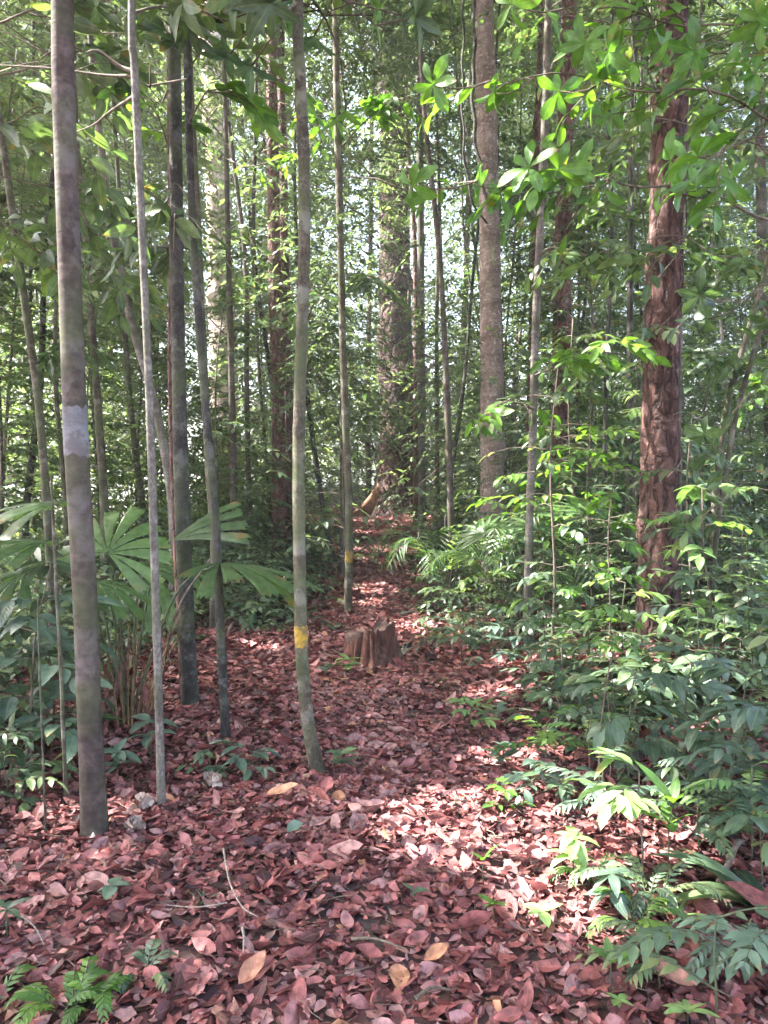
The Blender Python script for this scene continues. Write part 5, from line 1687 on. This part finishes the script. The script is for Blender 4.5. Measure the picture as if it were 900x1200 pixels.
climber('climbing_vine', 'leafy climber wound round the middle of the flaky red trunk', 'T16', 560, 330, 1.2, 34, .16, M_UND, K=6, slen=.32)
climber('climbing_vine', 'thin climber with sparse leaves low on the flaky red trunk', 'T16', 735, 560, .35, 9, .13, M_UND, side=.8, K=4, slen=.25)
climber('climbing_vine', 'dark climber high on the flaky red trunk', 'T16', 330, 90, .9, 16, .17, M_FOL, side=-.6, K=6, slen=.35)
climber('climbing_vine', 'climber cloaking the middle of the leaf-wrapped red trunk', 'T15', 600, 330, 1.6, 30, .17, M_UND, K=7, slen=.45)
climber('climbing_vine', 'small-leaved climber covering the front of the huge buttressed tree', 'T10', 545, 340, .5, 40, .15, M_UND, side=.4, K=8, slen=.5)
climber('climbing_vine', 'moss-like climber near the top of the speckled trunk', 'T13', 235, 20, .8, 8, .12, M_FOL, side=-.4, K=5, slen=.25)


# liana hanging beside the speckled trunk
def liana(label, pts, Y, r):
    W = np.array([at(px, py, Y) for px, py in pts])
    loc = W[-1]
    root = thing('liana', label, 'liana', loc)
    P, t = smooth_path(W, 50)
    P += np.c_[.012 * np.sin(t * 40), .012 * np.cos(t * 33), 0 * t]
    mb = MB()
    add_tubes(mb, P, r * (1 - .2 * t), 7, 0)
    mb.build('stem', M_DARKBARK, root, loc=loc)


liana('dark liana hanging down the left side of the speckled trunk', [(553, -60), (556, 60), (554, 110), (558, 170), (566, 215), (571, 240)], 9.75, .026)
liana('thin dark liana left of the speckled trunk hanging from the canopy', [(541, -80), (543, 30), (542, 120), (546, 200), (556, 240), (570, 262)], 9.8, .016)
liana('slack vine looping down beside the flaky red trunk', [(735, -30), (745, 90), (742, 180), (752, 250), (765, 330), (764, 430), (770, 520)], 8.95, .012)


# ------------------------------------------------------------------ stump
def stump():
    b = ground(433, 778)
    root = thing('tree_stump', 'broken reddish hollow tree stump standing in the path', 'stump', b)
    sd = 90
    ang = np.arange(sd) / sd * 2 * PI
    k = b[1] / FPX
    r2 = np.random.default_rng(4)
    fl = sum(r2.normal(0, 1) * np.cos(m * ang + r2.uniform(0, 6)) for m in (3, 4, 5, 7, 9)) * .035
    ca, sa = np.cos(ang), np.sin(ang)
    base_r = .205 * (1 + fl * 1.2)
    # the near left side is hollowed out
    notch = np.exp(-(np.angle(np.exp(1j * (ang + PI * .60))) / .24) ** 2)
    rad = base_r * (1 - .55 * notch)
    top = .32 + .07 * ca + .035 * np.sin(3 * ang + 1) * (ca < .2) + sum(r2.normal(0, .008) * np.sin(m * ang + r2.uniform(0, 6)) for m in range(6, 30)) - .08 * notch
    nh = 26
    f = np.linspace(0, 1, nh)
    JAG = [(m, r2.normal(0, .004), r2.uniform(0, 6), r2.normal(0, 2.5)) for m in range(8, 40)]
    V = []
    for fi in f:
        flare = 1 + .45 * (1 - fi) ** 3 * (1 + .8 * np.sin(3 * ang + .6))
        jag = sum(a_ * np.sin(m * ang + p_ + fi * q_) for m, a_, p_, q_ in JAG)
        rr_ = rad * flare + jag
        V.append(np.c_[b[0] + rr_ * ca, b[1] + rr_ * sa, np.full(sd, b[2] - .04) + (top + .04) * fi])
    V = np.concatenate(V)
    i = np.arange(nh - 1)[:, None] * sd
    j = np.arange(sd)
    q = np.stack([i + j, i + (j + 1) % sd, i + sd + (j + 1) % sd, i + sd + j], -1).reshape(-1, 4)
    mb = MB()
    mb.add(V, q)
    mb.build('body', M_WOOD, root, loc=b)
    V = []
    for fi in np.linspace(1, 0, 9):
        rr_ = (rad + sum(a_ * np.sin(m * ang + p_ + q_) for m, a_, p_, q_ in JAG)) * fi
        zz = b[2] + top * fi + (.32 - .05) * (1 - fi) + .012 * np.sin(ang * 9 + fi * 20) * fi * (1 - fi) * 4
        V.append(np.c_[b[0] + rr_ * ca, b[1] + rr_ * sa, zz + .001])
    mb = MB()
    i = np.arange(8)[:, None] * sd
    q = np.stack([i + j, i + (j + 1) % sd, i + sd + (j + 1) % sd, i + sd + j], -1).reshape(-1, 4)
    mb.add(np.concatenate(V), q)
    mb.build('broken_top', M_CUT, root, loc=b)
    # the splinter that still stands in front, and a root at the left
    for (x0, y0, h, w, th, lean) in ((-.05, -.24, .34, .045, .035, .03), (-.24, -.10, .20, .06, .05, .09), (.14, -.22, .13, .06, .05, -.05), (.26, -.05, .10, .07, .05, -.12), (-.30, -.22, .05, .06, .05, .2)):
        n = 14
        t = np.linspace(0, 1, n)
        W = np.c_[b[0] + x0 + lean * t, b[1] + y0 + .10 * t, b[2] - .1 + (h + .1) * t]
        mb = trunk_mesh(W, t, (w * (1.25 - .55 * t)), 12, None, .3, seed=int(100 * h))
        o = mb.build('splinter', M_WOOD, root, loc=b)
    return root


rng = np.random.default_rng(106)
stump()


# ------------------------------------------------------------------ roots, twigs, pale scraps on the floor
def rod(name, label, cat, pts, r, mat, sides=7, taper=.5, forks=()):
    W = np.array(pts, float)
    P, t = smooth_path(W, 30)
    loc = P[0].copy()
    mb = MB()
    add_tubes(mb, P, r * (1 - taper * t) * (1 + .12 * np.sin(t * 31)), sides, 0)
    for fk in forks:
        Q, tq = smooth_path(np.array(fk, float), 14)
        add_tubes(mb, Q, r * .6 * (1 - taper * tq), sides, 0)
    return tag(mb.build(name, mat, None, loc=loc), label, cat)


def G(px, py, dz=.03):
    p = ground(px, py)
    return p + np.array([0, 0, dz])


rod('bent_root', 'thick pale bent root in the sun at the right', 'root', [G(835, 1075, .0), G(842, 1052, .04), G(855, 1030, .07), G(864, 1015, .09), G(868, 1000, .05), G(876, 985, -.02)], .015, M_PALETWIG, 10, .3)
rod('fallen_twig', 'pale forked twig lying on the litter left of centre', 'twig', [G(262, 1010, .05), G(266, 1035, .05), G(272, 1060, .055), G(285, 1082, .05), G(302, 1092, .05)], .0045, M_PALETWIG, 6, .4, [[G(266, 1075, .05), G(230, 1080, .05), G(196, 1078, .05)]])
rod('fallen_twig', 'thin pale twig curving in from the left edge', 'twig', [G(-5, 1088, .05), G(20, 1092, .06), G(40, 1106, .055), G(52, 1122, .04)], .004, M_PALETWIG, 6)
rod('fallen_twig', 'short straight pale twig near the bottom centre-left', 'twig', [G(284, 1106, .05), G(286, 1120, .055), G(285, 1136, .05)], .005, M_PALETWIG, 6)
rod('fallen_twig', 'brown stick half buried at the bottom centre', 'twig', [G(412, 1116, .04), G(440, 1120, .05), G(476, 1130, .045)], .006, M_TWIG, 6)
rod('fallen_twig', 'dark stick lying at the very bottom of the path', 'twig', [G(486, 1192, .05), G(505, 1182, .06), G(528, 1180, .05)], .007, M_TWIG, 6)
rod('fallen_branch', 'thin slanting dead branch leaning across the fan palm stalks', 'branch', [G(190, 800, .0), at(200, 740, 5.0), at(215, 700, 4.9), at(232, 675, 4.85), at(246, 655, 4.8)], .010, M_PALETWIG, 7, .5)
rod('exposed_root', 'brown root arching out of the litter behind the dark thin tree', 'root', [G(262, 760, -.02), G(272, 742, .10), G(290, 738, .07), G(312, 746, -.02)], .022, M_TWIG, 8, .4)
rod('bare_stalk', 'leaning bare stalk cluster in the right undergrowth', 'stalk', [G(704, 945, -.02), at(702, 880, 4.1), at(708, 820, 4.15), at(716, 770, 4.2)], .006, M_TWIG, 6, .4, [[G(712, 945, -.02), at(716, 880, 4.1), at(712, 815, 4.2)], [G(696, 940, -.02), at(690, 880, 4.2), at(694, 830, 4.2)]])
rod('bare_sapling', 'thin mossy pole in front of the left shrub', 'sapling', [G(78, 945, -.02), at(74, 850, 4.0), at(70, 760, 4.05), at(66, 690, 4.1), at(60, 560, 4.2)], .012, M_GREENBARK, 8, .4)
rod('bare_sapling', 'thinnest greyish pole at the left before the banded trunk', 'sapling', [G(54, 985, -.02), at(50, 880, 3.6), at(46, 780, 3.6), at(44, 700, 3.65)], .006, M_GREENBARK, 8, .4)


def fallen_leaf(name, label, px, py, L, R, ang, rnd, mat=None, fold=.4, droop=-.5, T=None):
    p = ground(px, py) + np.array([0, 0, .055])
    mb = MB()
    d = np.array([[math.cos(ang), math.sin(ang), .08]])
    add_leaves(mb, p[None] - d * L / 2, d, np.array([[0.1, -.25, 1.0]]), L, R, T or tpl(10, 6), fold, droop, 0, np.array([rnd]), wav=.02)
    tag(mb.build(name, [mat or M_LIT], None, loc=p), label, 'leaf')


fallen_leaf('fallen_leaf', 'large pale tan fallen leaf in front of the marked tree', 332, 942, .17, .42, .1, .965)
fallen_leaf('fallen_leaf', 'reddish upright fallen leaf right of the pale tan one', 383, 935, .13, .5, 1.4, .7)
fallen_leaf('fallen_leaf', 'yellow-ochre fallen leaf near the bottom centre', 512, 1140, .10, .48, .6, .955)
fallen_leaf('fallen_leaf', 'big orange-brown fallen leaf pointing up at the bottom left-centre', 296, 1160, .13, .45, 1.1, .93)
fallen_leaf('fallen_leaf', 'large dark curled brown leaf at the lower right edge', 888, 1082, .26, .42, 2.6, .35)
fallen_leaf('fallen_leaf', 'grey-blue crumpled leaf on the litter below the pale tan leaf', 346, 988, .08, .8, .6, .9, M_BLUE, .7)
fallen_leaf('fallen_leaf', 'orange-brown leaf lying flat near the bottom right', 782, 1165, .17, .45, 2.7, .92)
fallen_leaf('fallen_leaf', 'pinkish broad leaf curled beside the bottom centre of the path', 432, 1140, .09, .55, 2.9, .55)


def pale_fungus(label, px, py, r):
    p = ground(px, py) + np.array([0, 0, .05])
    mb = MB()
    n = 22
    a = rng.uniform(0, 6.28, n)
    D = np.c_[np.cos(a), np.sin(a), rng.uniform(.1, 1.2, n)]
    add_leaves(mb, p + jit(n, r * .3) * np.array([1, 1, .4]), D, np.array([0, 0, 1.0]) + jit(n, .5), r * rng.uniform(.5, 1.1, n), .95, tpl(4, 4, 'obov'), .4, -.9, 0, rng.random(n))
    tag(mb.build('pale_fungus', [bark_mat('pale_fungus_flesh', (.26, .18, .15), (.45, .35, .30), bump=.3)], None, loc=p), label, 'fungus')


pale_fungus('pale ruffled clump on the litter right of the thin pale stem', 247, 930, .055)
pale_fungus('whitish ruffled clump at the foot of the thin pale stem', 170, 957, .055)
pale_fungus('pale flat clump below the foot of the thin pale stem', 157, 984, .05)

# moss mound beside the path
def mound():
    b = ground(497, 806)
    mb = MB()
    n, m = 36, 12
    a = np.arange(n) / n * 2 * PI
    V = []
    for k in range(m):
        f = k / (m - 1)
        r = .27 * np.cos(f * PI / 2) * (1 + .12 * np.sin(3 * a + 1) + .06 * np.sin(7 * a))
        V.append(np.c_[b[0] + r * np.cos(a) * 1.2, b[1] + .8 * r * np.sin(a), np.full(n, b[2] - .03) + .07 * math.sin(f * PI / 2) * (1 + .25 * np.sin(2 * a) + .15 * np.sin(5 * a + f * 6))])
    i = np.arange(m - 1)[:, None] * n
    j = np.arange(n)
    q = np.stack([i + j, i + (j + 1) % n, i + n + (j + 1) % n, i + n + j], -1).reshape(-1, 4)
    mb.add(np.concatenate(V), q)
    root = thing('mossy_mound', 'low mossy earth mound at the right edge of the path', 'mound', b)
    mb.build('earth', bark_mat('mossy_earth', (.05, .03, .02), (.11, .075, .04), (.07, .07, .025), .4, zs=1, scale=20, bump=.8), root, loc=b)
    g = MB()
    k = 260
    aa = rng.uniform(0, 6.28, k)
    f = rng.random(k) ** .7
    r = .27 * np.cos(f * PI / 2)
    P = np.c_[b[0] + r * np.cos(aa) * 1.2, b[1] + .8 * r * np.sin(aa), b[2] - .03 + .07 * np.sin(f * PI / 2)]
    add_leaves(g, P, np.c_[np.cos(aa), np.sin(aa), np.ones(k)] + jit(k, .4), np.array([0, 0, 1.0]) + jit(k, .3), rng.uniform(.03, .08, k), .25, T_FAR, .2, .8, 0)
    k = 150
    aa = rng.uniform(0, 6.28, k)
    f = rng.random(k) ** .7
    r = .30 * np.cos(f * PI / 2)
    P = np.c_[b[0] + r * np.cos(aa) * 1.2, b[1] + .8 * r * np.sin(aa), b[2] + .005 + .07 * np.sin(f * PI / 2)]
    add_leaves(g, P, unit_h(k), np.array([0, 0, 1.0]) + jit(k, .4), rng.uniform(.05, .10, k), .5, T_MID, .3, .3, 1)
    g.build('leaves', [leaf_mat('moss_leaf', [(0, (.04, .045, .015)), (.5, (.08, .08, .025)), (1, (.14, .09, .04))], vein=0), M_LIT], root, loc=b)


rng = np.random.default_rng(107)
mound()

# ------------------------------------------------------------------ light, sky, air
w = bpy.data.worlds.new('World')
SC.world = w
w.use_nodes = True
wn = w.node_tree.nodes
wl = w.node_tree.links
wn.clear()
sky = wn.new('ShaderNodeTexSky')
sky.sky_type = 'NISHITA'
sky.sun_disc = False
sky.sun_elevation = SUN_EL
sky.sun_rotation = SUN_AZ
sky.dust_density = 6.0
sky.air_density = 1.0
sky.ozone_density = 1.0
bg = wn.new('ShaderNodeBackground')
bg.inputs['Strength'].default_value = 0.15
wo = wn.new('ShaderNodeOutputWorld')
wl.new(sky.outputs[0], bg.inputs['Color'])
wl.new(bg.outputs[0], wo.inputs['Surface'])

hz = bpy.data.materials.new('humid_air')
hz.use_nodes = True
hn = hz.node_tree.nodes
hn.clear()
pv = hn.new('ShaderNodeVolumePrincipled')
pv.inputs['Color'].default_value = (0.92, 0.95, 0.93, 1)
pv.inputs['Density'].default_value = 0.0016
pv.inputs['Anisotropy'].default_value = 0.25
ho = hn.new('ShaderNodeOutputMaterial')
hz.node_tree.links.new(pv.outputs[0], ho.inputs['Volume'])
HB = np.array([[x, y, z] for x in (-930, 930) for y in (-930, 930) for z in (-1.3, 34)], float)
hm = MB()
hm.add(HB, [[0, 1, 3, 2], [4, 6, 7, 5], [0, 4, 5, 1], [2, 3, 7, 6], [0, 2, 6, 4], [1, 5, 7, 3]])
tag(hm.build('haze', hz, smooth=False), 'pale humid haze filling the forest air', 'haze', kind='stuff')

ld = bpy.data.lights.new('sun', 'SUN')
ld.energy = 5.0
ld.angle = math.radians(0.53)
ld.color = (1.0, 0.965, 0.91)
lo = bpy.data.objects.new('sun', ld)
COL.objects.link(lo)
lo.rotation_euler = Vector(SUN).to_track_quat('Z', 'Y').to_euler()

SC.view_settings.view_transform = 'Standard'
SC.view_settings.look = 'None'
SC.view_settings.exposure = 3.4
SC.view_settings.gamma = 1.0
SC.view_settings.use_curve_mapping = False
cy = SC.cycles
cy.use_denoising = True
cy.denoiser = 'OPENIMAGEDENOISE'
cy.max_bounces = 8
cy.diffuse_bounces = 5
cy.glossy_bounces = 3
cy.transmission_bounces = 5
cy.transparent_max_bounces = 4
cy.use_adaptive_sampling = True
cy.adaptive_threshold = 0.02
cy.sample_clamp_indirect = 6
